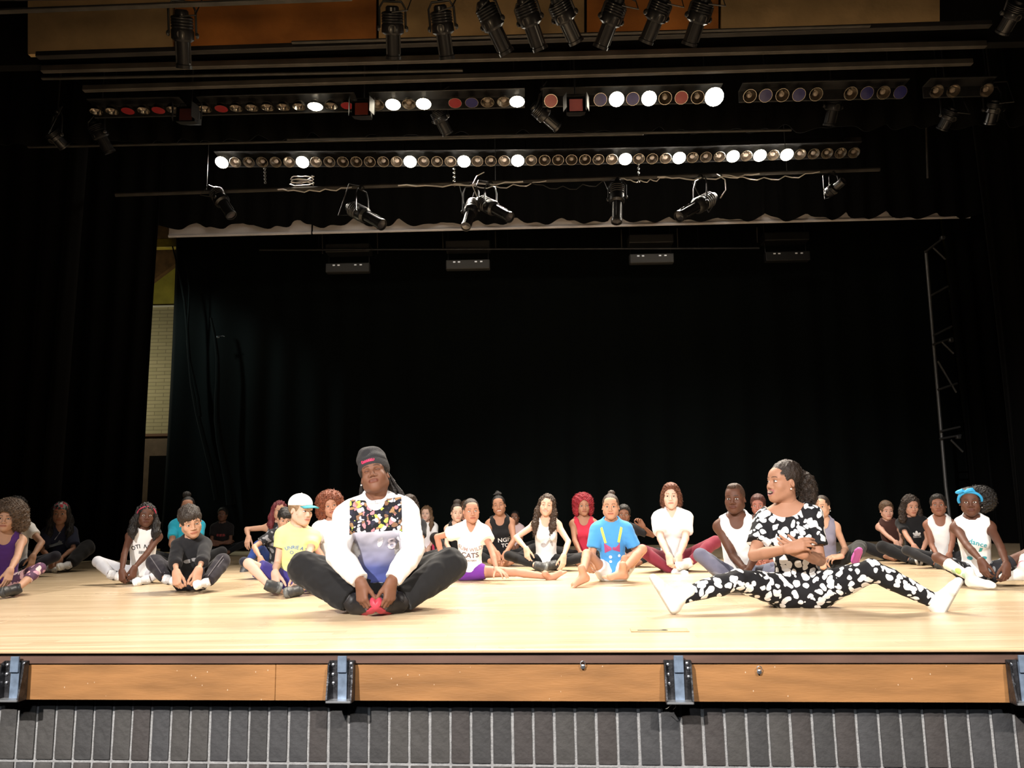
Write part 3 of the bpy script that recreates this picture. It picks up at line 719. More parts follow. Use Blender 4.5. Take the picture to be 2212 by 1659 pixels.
# faint rail and hangers below the screen
between('lighting_pipe', (560, 540), (1640, 536), 11.5, .015, M_IRON, 'faint pipe right below the pale screen strip')
for (px, yb), od in zip(((697, 548), (816, 548), (957, 540), (1071, 538), (1343, 536), (1464, 534), (1636, 524)), ('leftmost', 'second', 'third', 'fourth', 'fifth', 'sixth', 'rightmost')):
    between('hanger_rod', (px, yb), (px - 1, 505 - (px - 700) * .015), 11.5, .008, M_PIPE, od + ' of the thin hanger rods below the pale screen strip', 'rod', 6, group='hanger rods below the screen')

# ---- metal boom with arms at the right
YL = 10.8
root = empty('lighting_boom', at_z(2046, 1180)); root.location = (at_y(2043, 1050, YL).x, YL, 0); tag(root, 'tall metal boom with short side arms before the right-hand black curtains', 'boom')
RI = -Vector(root.location)
def bp_(px, py, dy=0): return at_y(px, py, YL + dy) + RI
top, bot = bp_(2000, 542), bp_(2043, 1050); bot2 = Vector((bot.x + .02, 0, .01))
MB().tube([top, bot, bot2], .022, 10).build('pole', mat('galvanised_pole', (.11, .11, .11), .4, metal=.5), root, True)
M_ARM = mat('dark_pole_arm', (.05, .05, .05), .45, metal=.4)
for pts_ in (((1998, 545), (2030, 520), (2036, 512)), ((2016, 535), (2042, 560)), ((2012, 638), (2048, 618)), ((2016, 725), (2056, 705)), ((2014, 745), (2058, 730)), ((2034, 738), (2060, 764)), ((2026, 842), (2068, 828)), ((2026, 780), (2066, 848)), ((2030, 932), (2074, 922)), ((2030, 948), (2076, 940)), ((2054, 950), (2080, 976))):
    MB().tube([bp_(*q, -.05) for q in pts_], .014, 7).build('arm', M_ARM, root, True)
for q in ((2036, 514), (2054, 735), (2070, 944)):
    c = bp_(*q, -.05); MB().box(tuple(c), (.06, .06, .05), .01).build('clamp', M_ARM, root)
MB().lathe([(.28, 0), (.28, .02), (.05, .05), (.03, .12)], 18, Matrix.Translation(Vector((bot2.x, 0, 0))), cap0=True).build('base', M_IRON, root, True)
between('hanging_chain', (1990, -60), (2004, 385), 9.6, .012, M_PIPE, 'dim chain hanging in the dark at the upper right', 'chain', 6)
# ================================================================== FIGURES: distance-field modelling
def _V(*a): return np.array(a if len(a) == 3 else a[0], np.float32)
def rot(rx=0, ry=0, rz=0):
    return np.array((Matrix.Rotation(rz, 3, 'Z') @ Matrix.Rotation(ry, 3, 'Y') @ Matrix.Rotation(rx, 3, 'X')), np.float32)
_ND = RS.normal(size=(24, 3)).astype(np.float32); _ND /= np.linalg.norm(_ND, axis=1)[:, None]
_NP = RS.uniform(0, 6.28, 24).astype(np.float32)
def wav(P, wl, k0=0, n=5, st=None):
    """cheap smooth pseudo noise in -1..1: a few sine waves of wavelength wl in scattered directions"""
    out = 0
    for i in range(n):
        d = _ND[(k0 + i) % 24]
        if st is not None: d = d * st
        out = out + np.sin(P @ (d * (6.2832 / wl)) + _NP[(k0 * 3 + i) % 24])
    return out / n * 1.5
class Field:
    def __init__(self): self.ops = []
    def add(self, kind, fn, lo, hi, k): self.ops.append((kind, fn, np.asarray(lo, np.float32), np.asarray(hi, np.float32), k)); return self
    def cone(self, a, b, r1, r2, k=.02, op='u', clip=None, sq=None):
        a, b = _V(a), _V(b); R = max(r1, r2); ab = b - a; L2 = float(ab @ ab) + 1e-12
        def fn(P):
            t = np.clip(((P - a) @ ab) / L2, 0, 1); q = P - a - t[..., None] * ab
            if sq is not None:
                ax, f = sq; c = q @ ax; q = q - (c * (1 - 1 / f))[..., None] * ax
            d = np.sqrt((q * q).sum(-1)) - (r1 + (r2 - r1) * t)
            if clip is not None:
                for cp, cn in clip: d = np.maximum(d, (P - cp) @ cn)
            return d
        R2 = R * (max(1, sq[1]) if sq is not None else 1)
        return self.add(op, fn, np.minimum(a, b) - R2, np.maximum(a, b) + R2, k)
    def ell(self, c, r, R=None, k=.02, op='u', disp=None, clip=None):
        c, r = _V(c), _V(r); Rt = np.eye(3, dtype=np.float32) if R is None else R
        ext = np.sqrt(((Rt * r) ** 2).sum(1)) + (.02 if disp else 0)
        def fn(P):
            q = (P - c) @ Rt; k0 = np.sqrt(((q / r) ** 2).sum(-1)); k1 = np.sqrt(((q / (r * r)) ** 2).sum(-1)) + 1e-9
            d = k0 * (k0 - 1) / k1
            d = np.where(k0 < .25, -r.min() * .8, d)
            if disp is not None: d = d + disp(P)
            if clip is not None:
                for cp, cn in clip: d = np.maximum(d, (P - cp) @ cn)
            return d
        return self.add(op, fn, c - ext, c + ext, k)
    def disp(self, fn): self.ops.append(('d', fn, None, None, 0)); return self
    def cut(self, p, n):           # throw away what lies on the positive side of a plane
        p, n = _V(p), _V(n); self.ops.append(('c', lambda P: (P - p) @ n, None, None, 0)); return self
    def mesh(self, h, pad=.02, smooth=0):
        los = [o[2] for o in self.ops if o[0] == 'u']; his = [o[3] for o in self.ops if o[0] == 'u']
        lo = np.min(los, 0) - pad - 2 * h; hi = np.max(his, 0) + pad + 2 * h
        n = np.ceil((hi - lo) / h).astype(int) + 1
        ax = [lo[i] + h * np.arange(n[i], dtype=np.float32) for i in range(3)]
        D = np.full(tuple(n), 1.0, np.float32)
        for kind, fn, blo, bhi, k in self.ops:
            if blo is None:
                m = D < .06 if kind == 'd' else D < .5
                idx = np.nonzero(m)
                if len(idx[0]) == 0: continue
                P = np.stack([ax[0][idx[0]], ax[1][idx[1]], ax[2][idx[2]]], -1)
                if kind == 'd': D[idx] += fn(P)
                else: D[idx] = np.maximum(D[idx], fn(P))
                continue
            mg = k + 3 * h
            i0 = np.clip(np.floor((blo - mg - lo) / h).astype(int), 0, n); i1 = np.clip(np.ceil((bhi + mg - lo) / h).astype(int) + 1, 0, n)
            if np.any(i1 <= i0): continue
            sl = tuple(slice(int(a), int(b)) for a, b in zip(i0, i1))
            P = np.stack(np.meshgrid(ax[0][sl[0]], ax[1][sl[1]], ax[2][sl[2]], indexing='ij'), -1)
            d = fn(P).astype(np.float32); A = D[sl]
            if kind == 'u':
                if k > 0:
                    hh = np.maximum(k - np.abs(A - d), 0) / k; D[sl] = np.minimum(A, d) - hh * hh * k * .25
                else: D[sl] = np.minimum(A, d)
            else:
                d = -d
                if k > 0:
                    hh = np.maximum(k - np.abs(A - d), 0) / k; D[sl] = np.maximum(A, d) + hh * hh * k * .25
                else: D[sl] = np.maximum(A, d)
        Vx, Q = surface_nets(D, lo, h)
        for _ in range(smooth): Vx = relax(Vx, Q)
        return Vx, Q
def relax(Vx, Q):
    acc = np.zeros_like(Vx); cnt = np.zeros(len(Vx), np.float32)
    for a in range(4):
        for b in (1, 3):
            np.add.at(acc, Q[:, a], Vx[Q[:, (a + b) % 4]]); np.add.at(cnt, Q[:, a], 1)
    return Vx * .5 + acc / np.maximum(cnt, 1)[:, None] * .5
def surface_nets(D, lo, h):
    s = D < 0
    c = np.zeros(tuple(np.array(D.shape) - 1), np.uint8)
    for dx in (0, 1):
        for dy in (0, 1):
            for dz in (0, 1):
                c += s[dx:dx + c.shape[0], dy:dy + c.shape[1], dz:dz + c.shape[2]]
    act = (c > 0) & (c < 8); I = np.nonzero(act); N = len(I[0])
    if N == 0: return np.zeros((0, 3), np.float32), np.zeros((0, 4), np.int32)
    vid = np.full(c.shape, -1, np.int32); vid[I] = np.arange(N)
    base = np.stack(I, -1).astype(np.float32); acc = np.zeros((N, 3), np.float32); cnt = np.zeros(N, np.float32)
    corner = {}
    for dx in (0, 1):
        for dy in (0, 1):
            for dz in (0, 1): corner[dx, dy, dz] = D[I[0] + dx, I[1] + dy, I[2] + dz]
    for ax in range(3):
        o1, o2 = (ax + 1) % 3, (ax + 2) % 3
        for u in (0, 1):
            for v in (0, 1):
                a = [0, 0, 0]; a[o1], a[o2] = u, v; b = list(a); b[ax] = 1
                da, db = corner[tuple(a)], corner[tuple(b)]; m = (da < 0) != (db < 0)
                t = np.where(m, da / np.where(np.abs(da - db) < 1e-12, 1, da - db), 0)
                p = np.zeros((N, 3), np.float32); p[:, o1] = u; p[:, o2] = v; p[:, ax] = t
                acc += p * m[:, None]; cnt += m
    Vx = (base + acc / cnt[:, None]) * h + lo
    Q = []
    for ax in range(3):
        o1, o2 = (ax + 1) % 3, (ax + 2) % 3
        sl0 = [slice(1, -1)] * 3; sl0[ax] = slice(0, -1); sl1 = list(sl0); sl1[ax] = slice(1, None)
        a, b = s[tuple(sl0)], s[tuple(sl1)]; m = a != b; J = list(np.nonzero(m)); fl = a[tuple(J)]
        J = [j + (0 if q == ax else 1) for q, j in enumerate(J)]
        def cell(u, v):
            K = list(J); K[o1] = K[o1] - u; K[o2] = K[o2] - v
            return vid[K[0], K[1], K[2]]
        q = np.stack([cell(0, 0), cell(1, 0), cell(1, 1), cell(0, 1)], -1)
        q[~fl] = q[~fl][:, ::-1]; Q.append(q)
    Q = np.concatenate(Q); Q = Q[(Q >= 0).all(1)]
    return Vx.astype(np.float32), Q
def xf(Vx, R, t): return (Vx @ np.asarray(R, np.float32).T + _V(t)).astype(np.float32)
def frame(y, z):
    """columns x,y,z: y along the given direction, z as near as possible to the second"""
    y = _V(y) / (np.linalg.norm(y) + 1e-9); z = _V(z) - y * float(_V(z) @ y); z /= np.linalg.norm(z) + 1e-9
    return np.stack([np.cross(y, z), y, z], 1).astype(np.float32)
def join(parts):
    """parts: (V, Q, colour (3,) or (N,3))"""
    Vs, Qs, Cs, n = [], [], [], 0
    for Vx, Q, c in parts:
        Vs.append(Vx); Qs.append(np.asarray(Q, np.int32) + n); n += len(Vx)
        c = np.asarray(c, np.float32); Cs.append(np.tile(c, (len(Vx), 1)) if c.ndim == 1 else c)
    return np.concatenate(Vs), np.concatenate(Qs), np.concatenate(Cs)
def col_mesh(name, Vx, Q, C=None):
    me = np_mesh(name, Vx, quads=Q)
    if C is not None:
        a = me.color_attributes.new('Col', 'FLOAT_COLOR', 'POINT')
        a.data.foreach_set('color', np.concatenate([C, np.ones((len(C), 1), np.float32)], 1).astype(np.float32).ravel())
    return me
def attr_mat(name, rough, spec=.5, sss=0.0, bump=0.0, bscale=300, sheen=0.0):
    m = bpy.data.materials.new(name); m.use_nodes = True; nt = m.node_tree; b = nt.nodes['Principled BSDF']
    a = nd(nt, 'ShaderNodeAttribute'); a.attribute_name = 'Col'
    nt.links.new(a.outputs['Color'], b.inputs['Base Color'])
    b.inputs['Roughness'].default_value = rough; b.inputs['Specular IOR Level'].default_value = spec; b.inputs['Sheen Weight'].default_value = sheen
    if sss:
        b.inputs['Subsurface Weight'].default_value = sss; b.inputs['Subsurface Radius'].default_value = (.5, .2, .1); b.inputs['Subsurface Scale'].default_value = .008
    if bump:
        tc = nd(nt, 'ShaderNodeTexCoord'); n = nd(nt, 'ShaderNodeTexNoise'); n.inputs['Scale'].default_value = bscale; n.inputs['Detail'].default_value = 2
        nt.links.new(tc.outputs['Object'], n.inputs['Vector'])
        bm = nd(nt, 'ShaderNodeBump'); bm.inputs['Strength'].default_value = bump; bm.inputs['Distance'].default_value = .004
        nt.links.new(n.outputs['Fac'], bm.inputs['Height']); nt.links.new(bm.outputs[0], b.inputs['Normal'])
    return m
M_SKIN = attr_mat('skin', .60, .32, bump=.05, bscale=220)
M_EYE = attr_mat('eye_surface', .15, .6)
M_SHOE = attr_mat('shoe_material', .5, .4)
_hair = {}
def hair_mat(c):
    k = tuple(round(x, 3) for x in c)
    if k not in _hair:
        m = mat('hair_%d' % len(_hair), c, .5, var=.35, vscale=40, bump=.6, bscale=170, spec=.35)
        _hair[k] = m
    return _hair[k]

# ---------------------------------------------------------------- head (origin between the eyes, face towards -Y)
_heads = {}
def head_shape(h, nose=1.0, lip=1.0, mouth='closed', jaw=1.0, fem=0.0, eyes='open', chub=0.0, neck=1.0, child=0.0):
    key = (h, nose, lip, mouth, jaw, fem, eyes, chub, neck, round(child, 2))
    if key in _heads: return _heads[key]
    F = Field(); jw = jaw * (1 - .10 * fem - .06 * child) + .08 * chub
    F.ell((0, .012, .03), (.073, .093, .086), k=.0)
    F.ell((0, -.018, -.034), (.0625 * (1 + .06 * chub), .064, .086), k=.03)
    F.ell((0, -.045, .035), (.058, .045, .05), k=.025)                        # forehead
    for s in (-1, 1):
        F.cone((s * .050 * jw, .002, -.06), (s * .014 * jw, -.066, -.104), .021, .017, k=.042)   # jaw line
        F.ell((s * .038, -.059, -.034), (.025 + .006 * chub, .022, .022), k=.032)             # cheeks
        F.cone((s * .012, -.082, .017), (s * .048, -.066, .019), .009 * (1 - .3 * fem), .008, k=.014)   # brow ridge
    F.ell((0, -.070, -.102), (.019 * jw, .017, .014), k=.02)                    # chin
    F.ell((0, -.074, -.070), (.036, .016, .021), k=.026)                        # muzzle
    for s in (-1, 1): F.ell((s * .031, -.093, .000), (.0175, .015, .0095), k=.012, op='s')
    F.cone((0, -.082, .010), (0, -.1015, -.034), .0075, .0100 * (.75 + .25 * nose), k=.014)   # nose
    for s in (-1, 1):
        F.ell((s * .0122 * nose, -.0915, -.040), (.0086, .0115, .0078), k=.011)
        F.ell((s * .008 * nose, -.101, -.0495), (.0042, .005, .004), k=.003, op='s')
    wd = .027 if mouth == 'closed' else .032
    up = 0 if mouth == 'closed' else .006; op = {'closed': 0, 'smile': .005, 'open': .0125}[mouth]
    for s in (-1, 1):
        for pa, pb, ra, rb, dz in (((.004, -.0940, -.0652 + op * .4), (.015, -.0925, -.0662 + op * .3 + up * .3), .0056, .0052, 0), ((.015, -.0925, -.0662 + op * .3 + up * .3), (wd, -.0855, -.0700 + up), .0052, .0034, 0),
                               ((.0, -.0925, -.0768 - op), (.015, -.0915, -.0762 - op * .9 + up * .3), .0068, .0060, 0), ((.015, -.0915, -.0762 - op * .9 + up * .3), (wd * .95, -.0850, -.0712 + up * .9), .0060, .0034, 0)):
            F.cone((s * pa[0], *pa[1:]), (s * pb[0], *pb[1:]), ra * lip, rb * lip, k=.004)
    if mouth != 'closed': F.ell((0, -.098, -.0705 + up * .2 - op * .2), (wd * .78, .022, op), k=.002, op='s')
    for s in (-1, 1):                                                             # ears
        F.ell((s * .074, .014, -.008), (.009, .017, .025), R=rot(0, s * -.25, s * .35), k=.008)
        F.ell((s * .083, .008, -.006), (.005, .009, .014), R=rot(0, s * -.25, s * .35), k=.006, op='s')
    nr = .055 * neck
    F.cone((0, .022, -.055), (0, .034, -.120), nr * .97 * (1 - .12 * child), nr * (1 - .12 * child), k=.025)
    Vx, Q = F.mesh(h, .005)
    # tone mask: 0 skin, 1 lips, 2 brow, 3 nostril/mouth dark, 4 teeth, 5 scalp
    x, y, z = Vx.T; T = np.zeros((len(Vx), 6), np.float32)
    fr = y < -.05
    dm = np.hypot((x) / (wd + .003), (z + .0712 - up * (np.abs(x) / wd) ** 2) / (.0112 * lip + op * .8))
    T[:, 1] = np.clip((1.05 - dm) * 8, 0, 1) * (y < -.074)
    ax = np.abs(x); bz = .0225 + .004 * np.sin(np.clip((ax - .012) / .038, 0, 1) * 2.6) - np.clip(ax - .035, 0, 1) * .2
    T[:, 2] = np.clip((.0042 - np.abs(z - bz)) / .002, 0, 1) * np.clip((ax - .010) / .004, 0, 1) * np.clip((.051 - ax) / .005, 0, 1) * fr * .85
    T[:, 3] = np.clip((.0062 - np.sqrt((ax - .008 * nose) ** 2 + (y + .099) ** 2 + (z + .0495) ** 2)) / .002, 0, 1) * .8
    if mouth == 'closed':
        T[:, 3] = np.maximum(T[:, 3], np.clip((.0022 - np.abs(z + .0705)) / .0012, 0, 1) * (ax < .024) * (y < -.08) * .55)
    else:
        ins = np.hypot(x / (wd * .80), (z + .0705 - up * .2 + op * .2) / (op * 1.05)) < 1
        ins &= (y < -.05)
        zt = -.0705 + up * .2 - op * .2
        if mouth == 'smile': T[:, 4] = ins * 1.0
        else: T[:, 4] = (ins & (z > zt + op * .15)) * 1.0; T[:, 3] = np.maximum(T[:, 3], (ins & (z <= zt + op * .15)) * .9)
    T[:, 5] = np.clip((z - (.052 + .055 * np.clip(1 - (np.abs(x) / .06) ** 2, 0, 1) * (y < 0) + np.where(y > .0, -.06 - 0.6 * np.clip(y, 0, .06), np.where(ax > .055, -.02 - .0 * y, 0)))) / .012, 0, 1) * np.clip((.0745 - ax) / .003, 0, 1)
    # lids around the eyes: two shells of a hinged sphere
    lids = []
    for s in (-1, 1):
        c = np.array((s * .031, -.0722, .000), np.float32); r = .0146 * (1 + .10 * child + .05 * fem)
        for (a0, a1, up_) in (((.36 if eyes == 'open' else (.05 if eyes == 'half' else -.22)), 1.5, 1), ((-1.5), (-.42 if eyes == 'open' else (-.3 if eyes == 'half' else -.26)), 0)):
            nu, nv = 10, 6; vs = []
            for j in range(nv + 1):
                el = a0 + (a1 - a0) * j / nv
                for i in range(nu + 1):
                    az = -1.25 + 2.5 * i / nu
                    e2 = el * (math.cos(az) ** .7 if True else 1) if ((up_ and j == 0) or (not up_ and j == nv)) else el
                    edge = (j == 0 if up_ else j == nv)
                    rr = r * (1.03 if edge else 1)
                    vs.append(c + np.array((math.sin(az) * math.cos(e2), -math.cos(az) * math.cos(e2), math.sin(e2))) * rr * (1.08, 1, .92))
            W = nu + 1; q = [(j * W + i, j * W + i + 1, (j + 1) * W + i + 1, (j + 1) * W + i) for j in range(nv) for i in range(nu)]
            t = np.zeros((len(vs), 6), np.float32)
            ed = slice(0, W) if up_ else slice(nv * W, None); t[ed, 3] = .95 if up_ else .35
            if eyes == 'closed' and up_: t[W:2 * W, 3] = .5
            lids.append((np.array(vs, np.float32), np.array(q, np.int32), t))
    parts = [(Vx, Q, T)] + lids; n = 0; VV, QQ, TT = [], [], []
    for a, b, t in parts:
        a = a.copy(); zz = a[:, 2]; m = np.clip(-zz / .03, 0, 1); a[:, 2] = np.where(zz < 0, zz * (1 - .10 * child * m), zz); a[:, 1] += .004 * child * m * (a[:, 1] < -.04)
        VV.append(a); QQ.append(b + n); TT.append(t); n += len(a)
    _heads[key] = (np.concatenate(VV), np.concatenate(QQ), np.concatenate(TT)); return _heads[key]
def head_colors(T, skin, lipc, brow, scalp=None):
    C = np.tile(_V(skin), (len(T), 1))
    for k, c in ((1, lipc), (2, brow), (5, scalp), (3, (.035, .012, .01)), (4, (.78, .74, .68))):
        if c is None: continue
        C = C * (1 - T[:, k:k + 1]) + _V(c) * T[:, k:k + 1]
    return C
def eye_mesh(gx=0.0, gz=0.0, sz=1.0):
    """eyeball with iris and pupil, looking along -Y turned by gx, gz"""
    vs, q, cs = [], [], []; n, rings = 14, (0, .22, .24, .50, .54, .8, 1.3, 1.9)
    Rg = rot(gz, 0, gx)
    for a in rings:
        for k in range(n):
            t = 6.2832 * k / n; v = np.array((math.sin(a) * math.cos(t), -math.cos(a), math.sin(a) * math.sin(t))) * .0132 * sz
            vs.append(Rg @ v); cs.append((.006, .005, .005) if a < .23 else ((.03, .014, .008) if a < .52 else (.74, .70, .67)))
    for j in range(len(rings) - 1): q += [(j * n + k, j * n + (k + 1) % n, (j + 1) * n + (k + 1) % n, (j + 1) * n + k) for k in range(n)]
    return np.array(vs, np.float32), np.array(q, np.int32)[:, ::-1], np.array(cs, np.float32)

# ---------------------------------------------------------------- hand (origin at the wrist, fingers along +Y, back of the hand +Z, thumb on +X)
_hands = {}
POSES = {'relax': ((18, 28, 18), (24, 32, 20), (30, 36, 22), (36, 40, 24), 28, 14), 'flat': ((4, 6, 4), (3, 6, 4), (4, 6, 4), (6, 8, 5), 42, 4),
         'grip': ((52, 58, 34), (56, 62, 36), (60, 64, 36), (62, 66, 38), 20, 34), 'cup': ((36, 40, 24), (40, 42, 26), (44, 44, 28), (48, 46, 28), 26, 24),
         'fist': ((78, 88, 50), (80, 90, 50), (82, 90, 50), (84, 90, 50), 8, 50), 'spread': ((10, 14, 10), (6, 10, 8), (8, 12, 8), (12, 16, 10), 50, 6)}
def hand_shape(pose, h):
    if (pose, h) in _hands: return _hands[pose, h]
    F = Field(); P = POSES[pose]; sp = 1.7 if pose == 'spread' else 1.0
    kn = [(.026, .088, .002), (.009, .093, .004), (-.009, .090, .003), (-.026, .082, 0)]
    for i, k_ in enumerate(kn):
        F.cone((k_[0] * .62, .005, 0), k_, .0135, .0105, k=.014)
    F.ell((0, .05, -.004), (.036, .044, .0135), k=.012)
    F.cone((0, -.006, .0), (0, .014, 0), .0235, .0235, k=.02, sq=(_V(1, 0, 0), 1.12))
    L = ((.040, .025, .020), (.045, .028, .021), (.041, .027, .021), (.032, .021, .019))
    for i in range(4):
        p = np.array(kn[i], float); a = 0; yaw = (.10, .02, -.05, -.14)[i] * sp; r = (.0090, .0093, .0089, .0080)[i]
        for j in range(3):
            a += math.radians(P[i][j]); d = np.array((math.sin(yaw) * math.cos(a), math.cos(yaw) * math.cos(a), -math.sin(a)))
            q = p + d * L[i][j]; F.cone(p, q, r * (1 - .08 * j), r * (.94 - .10 * j), k=.0025 if j else .008); p = q
    # thumb leaves the side of the palm near its base
    sd, cl = math.radians(P[4]), math.radians(P[5])
    p0 = np.array((.022, .022, -.006)); d = np.array((math.sin(sd) * .95, math.cos(sd), -.35 - cl * .5)); d /= np.linalg.norm(d)
    p1 = p0 + d * .046; F.cone(p0, p1, .0150, .0115, k=.012)
    d2 = np.array((math.sin(sd - cl * .5) * .9, math.cos(sd - cl * .5), -.25 - cl * .55)); d2 /= np.linalg.norm(d2)
    p2 = p1 + d2 * .031; F.cone(p1, p2, .0108, .0096, k=.003)
    d3 = np.array((math.sin(sd - cl * 1.2) * .8, math.cos(sd - cl * 1.2), -.25 - cl * .45)); d3 /= np.linalg.norm(d3)
    F.cone(p2, p2 + d3 * .026, .0096, .0078, k=.003)
    _hands[pose, h] = F.mesh(h, .004); return _hands[pose, h]

# ---------------------------------------------------------------- feet (origin at the ankle, toes along +Y, sole -Z)
_feet = {}
def foot_shape(kind, h):
    """kind 'bare', 'sock', 'shoe' (upper only), 'sole'"""
    if (kind, h) in _feet: return _feet[kind, h]
    F = Field(); g = {'bare': 0, 'sock': .004, 'shoe': .009, 'sole': .0}[kind]
    if kind == 'sole':
        cl = [(_V(0, 0, -.058), _V(0, 0, 1)), (_V(0, 0, -.088), _V(0, 0, -1))]
        for a, b, r1, r2 in (((0, -.045, -.07), (0, .06, -.07), .040, .042), ((0, .06, -.07), (.004, .15, -.07), .042, .050), ((.004, .15, -.07), (0, .178, -.07), .050, .040)):
            F.cone(a, b, r1, r2, k=.01, clip=cl)
    else:
        F.cone((0, 0, .07), (0, -.008, 0), .036 + g, .037 + g, k=.02)
        F.ell((0, -.036, -.042), (.031 + g, .034 + g, .034 + g), k=.025)
        F.cone((0, .0, -.02), (.002, .12, -.052), .036 + g, .024 + g, k=.03, sq=(_V(1, 0, 0), 1.12))
        F.cone((0, -.03, -.055), (.004, .13, -.060), .028 + g, .022 + g, k=.02, sq=(_V(1, 0, 0), 1.4))
        if kind == 'bare':
            for i, (tx, L, r) in enumerate(((.030, .045, .0125), (.013, .047, .0088), (-.003, .042, .0084), (-.018, .036, .0080), (-.031, .029, .0078))):
                F.cone((tx * .92, .125 - i * .008, -.062), (tx * 1.05, .135 + L - i * .012, -.070), r * 1.1, r, k=.006)
        else: F.cone((.012, .12, -.058), (.004, .165, -.062), .026 + g * .6, .022 + g * .6, k=.02, sq=(_V(1, 0, 0), 1.35))
        if kind == 'shoe':
            F.ell((0, -.006, .016), (.043, .048, .02), k=.012)
            F.ell((0, .058, -.002), (.026, .045, .012), R=rot(-.35), k=.012)
            F.cut((0, -.0, .040), (0, -.15, 1))
        F.cut((0, 0, -.083 if kind != 'shoe' else -.066), (0, 0, -1))
    _feet[kind, h] = F.mesh(h, .004); return _feet[kind, h]
# ================================================================== FIGURES: a seated person from a description
def ik(a, t, l1, l2, pole):
    a, t, pole = np.array(a, float), np.array(t, float), np.array(pole, float)
    v = t - a; d = np.linalg.norm(v)
    if d > (l1 + l2) * .998: t = a + v / d * (l1 + l2) * .998; v = t - a; d = np.linalg.norm(v)
    if d < abs(l1 - l2) * 1.05 + .03: t = a + v / d * (abs(l1 - l2) * 1.05 + .03); v = t - a; d = np.linalg.norm(v)
    u = v / d; x = (l1 * l1 - l2 * l2 + d * d) / (2 * d); hgt = math.sqrt(max(0, l1 * l1 - x * x))
    p = pole - u * (pole @ u); p /= np.linalg.norm(p) + 1e-9
    return a + u * x + p * hgt, t
def cloth_mat(name, spec):
    """spec: colour, or dict of colour and pattern"""
    if not isinstance(spec, dict): return mat(name, spec, .85, bump=.12, bscale=420, spec=.2, sheen=.1)
    m = bpy.data.materials.new(name); m.use_nodes = True; nt = m.node_tree; b = nt.nodes['Principled BSDF']
    b.inputs['Roughness'].default_value = .8; b.inputs['Specular IOR Level'].default_value = .2
    tc = nd(nt, 'ShaderNodeTexCoord'); kind = spec['kind']
    if kind == 'blobs':            # petals and blots on a dark ground
        no = nd(nt, 'ShaderNodeTexNoise'); no.inputs['Scale'].default_value = spec.get('warp', 14); no.inputs['Detail'].default_value = 1
        nt.links.new(tc.outputs['Object'], no.inputs['Vector'])
        mx = nd(nt, 'ShaderNodeMix', data_type='VECTOR'); mx.inputs[0].default_value = spec.get('amt', .06)
        nt.links.new(tc.outputs['Object'], mx.inputs[4]); nt.links.new(no.outputs['Color'], mx.inputs[5])
        vo = nd(nt, 'ShaderNodeTexVoronoi', feature='F1'); vo.inputs['Scale'].default_value = spec['scale']; vo.inputs['Randomness'].default_value = .9
        nt.links.new(mx.outputs[1], vo.inputs['Vector'])
        r = nd(nt, 'ShaderNodeMath', operation='LESS_THAN'); r.inputs[1].default_value = spec['size']
        nt.links.new(vo.outputs['Distance'], r.inputs[0])
        c = nd(nt, 'ShaderNodeMix', data_type='RGBA'); c.inputs[6].default_value = (*spec['ground'], 1)
        if spec.get('multi'):
            hs = nd(nt, 'ShaderNodeValToRGB'); hs.color_ramp.interpolation = 'CONSTANT'
            cs = spec['multi']; e = hs.color_ramp.elements
            e[0].color = (*cs[0], 1); e[0].position = 0; e[1].color = (*cs[1], 1); e[1].position = 1 / len(cs)
            for q in range(2, len(cs)): n_ = e.new(q / len(cs)); n_.color = (*cs[q], 1)
            sp = nd(nt, 'ShaderNodeSeparateColor'); nt.links.new(vo.outputs['Color'], sp.inputs[0]); nt.links.new(sp.outputs[0], hs.inputs[0])
            nt.links.new(hs.outputs[0], c.inputs[7])
        else: c.inputs[7].default_value = (*spec['spot'], 1)
        nt.links.new(r.outputs[0], c.inputs[0]); nt.links.new(c.outputs[2], b.inputs['Base Color'])
    elif kind == 'bands':          # horizontal colour bands by height in the wearer's own space
        sx = nd(nt, 'ShaderNodeSeparateXYZ'); nt.links.new(tc.outputs['Object'], sx.inputs[0])
        r = nd(nt, 'ShaderNodeValToRGB'); e = r.color_ramp.elements; st = spec['stops']
        mr = nd(nt, 'ShaderNodeMapRange'); mr.inputs[1].default_value = spec['lo']; mr.inputs[2].default_value = spec['hi']
        nt.links.new(sx.outputs[2], mr.inputs[0]); nt.links.new(mr.outputs[0], r.inputs[0])
        e[0].position, e[0].color = st[0][0], (*st[0][1], 1); e[1].position, e[1].color = st[1][0], (*st[1][1], 1)
        for p, c_ in st[2:]: n_ = e.new(p); n_.color = (*c_, 1)
        nt.links.new(r.outputs[0], b.inputs['Base Color'])
    return m

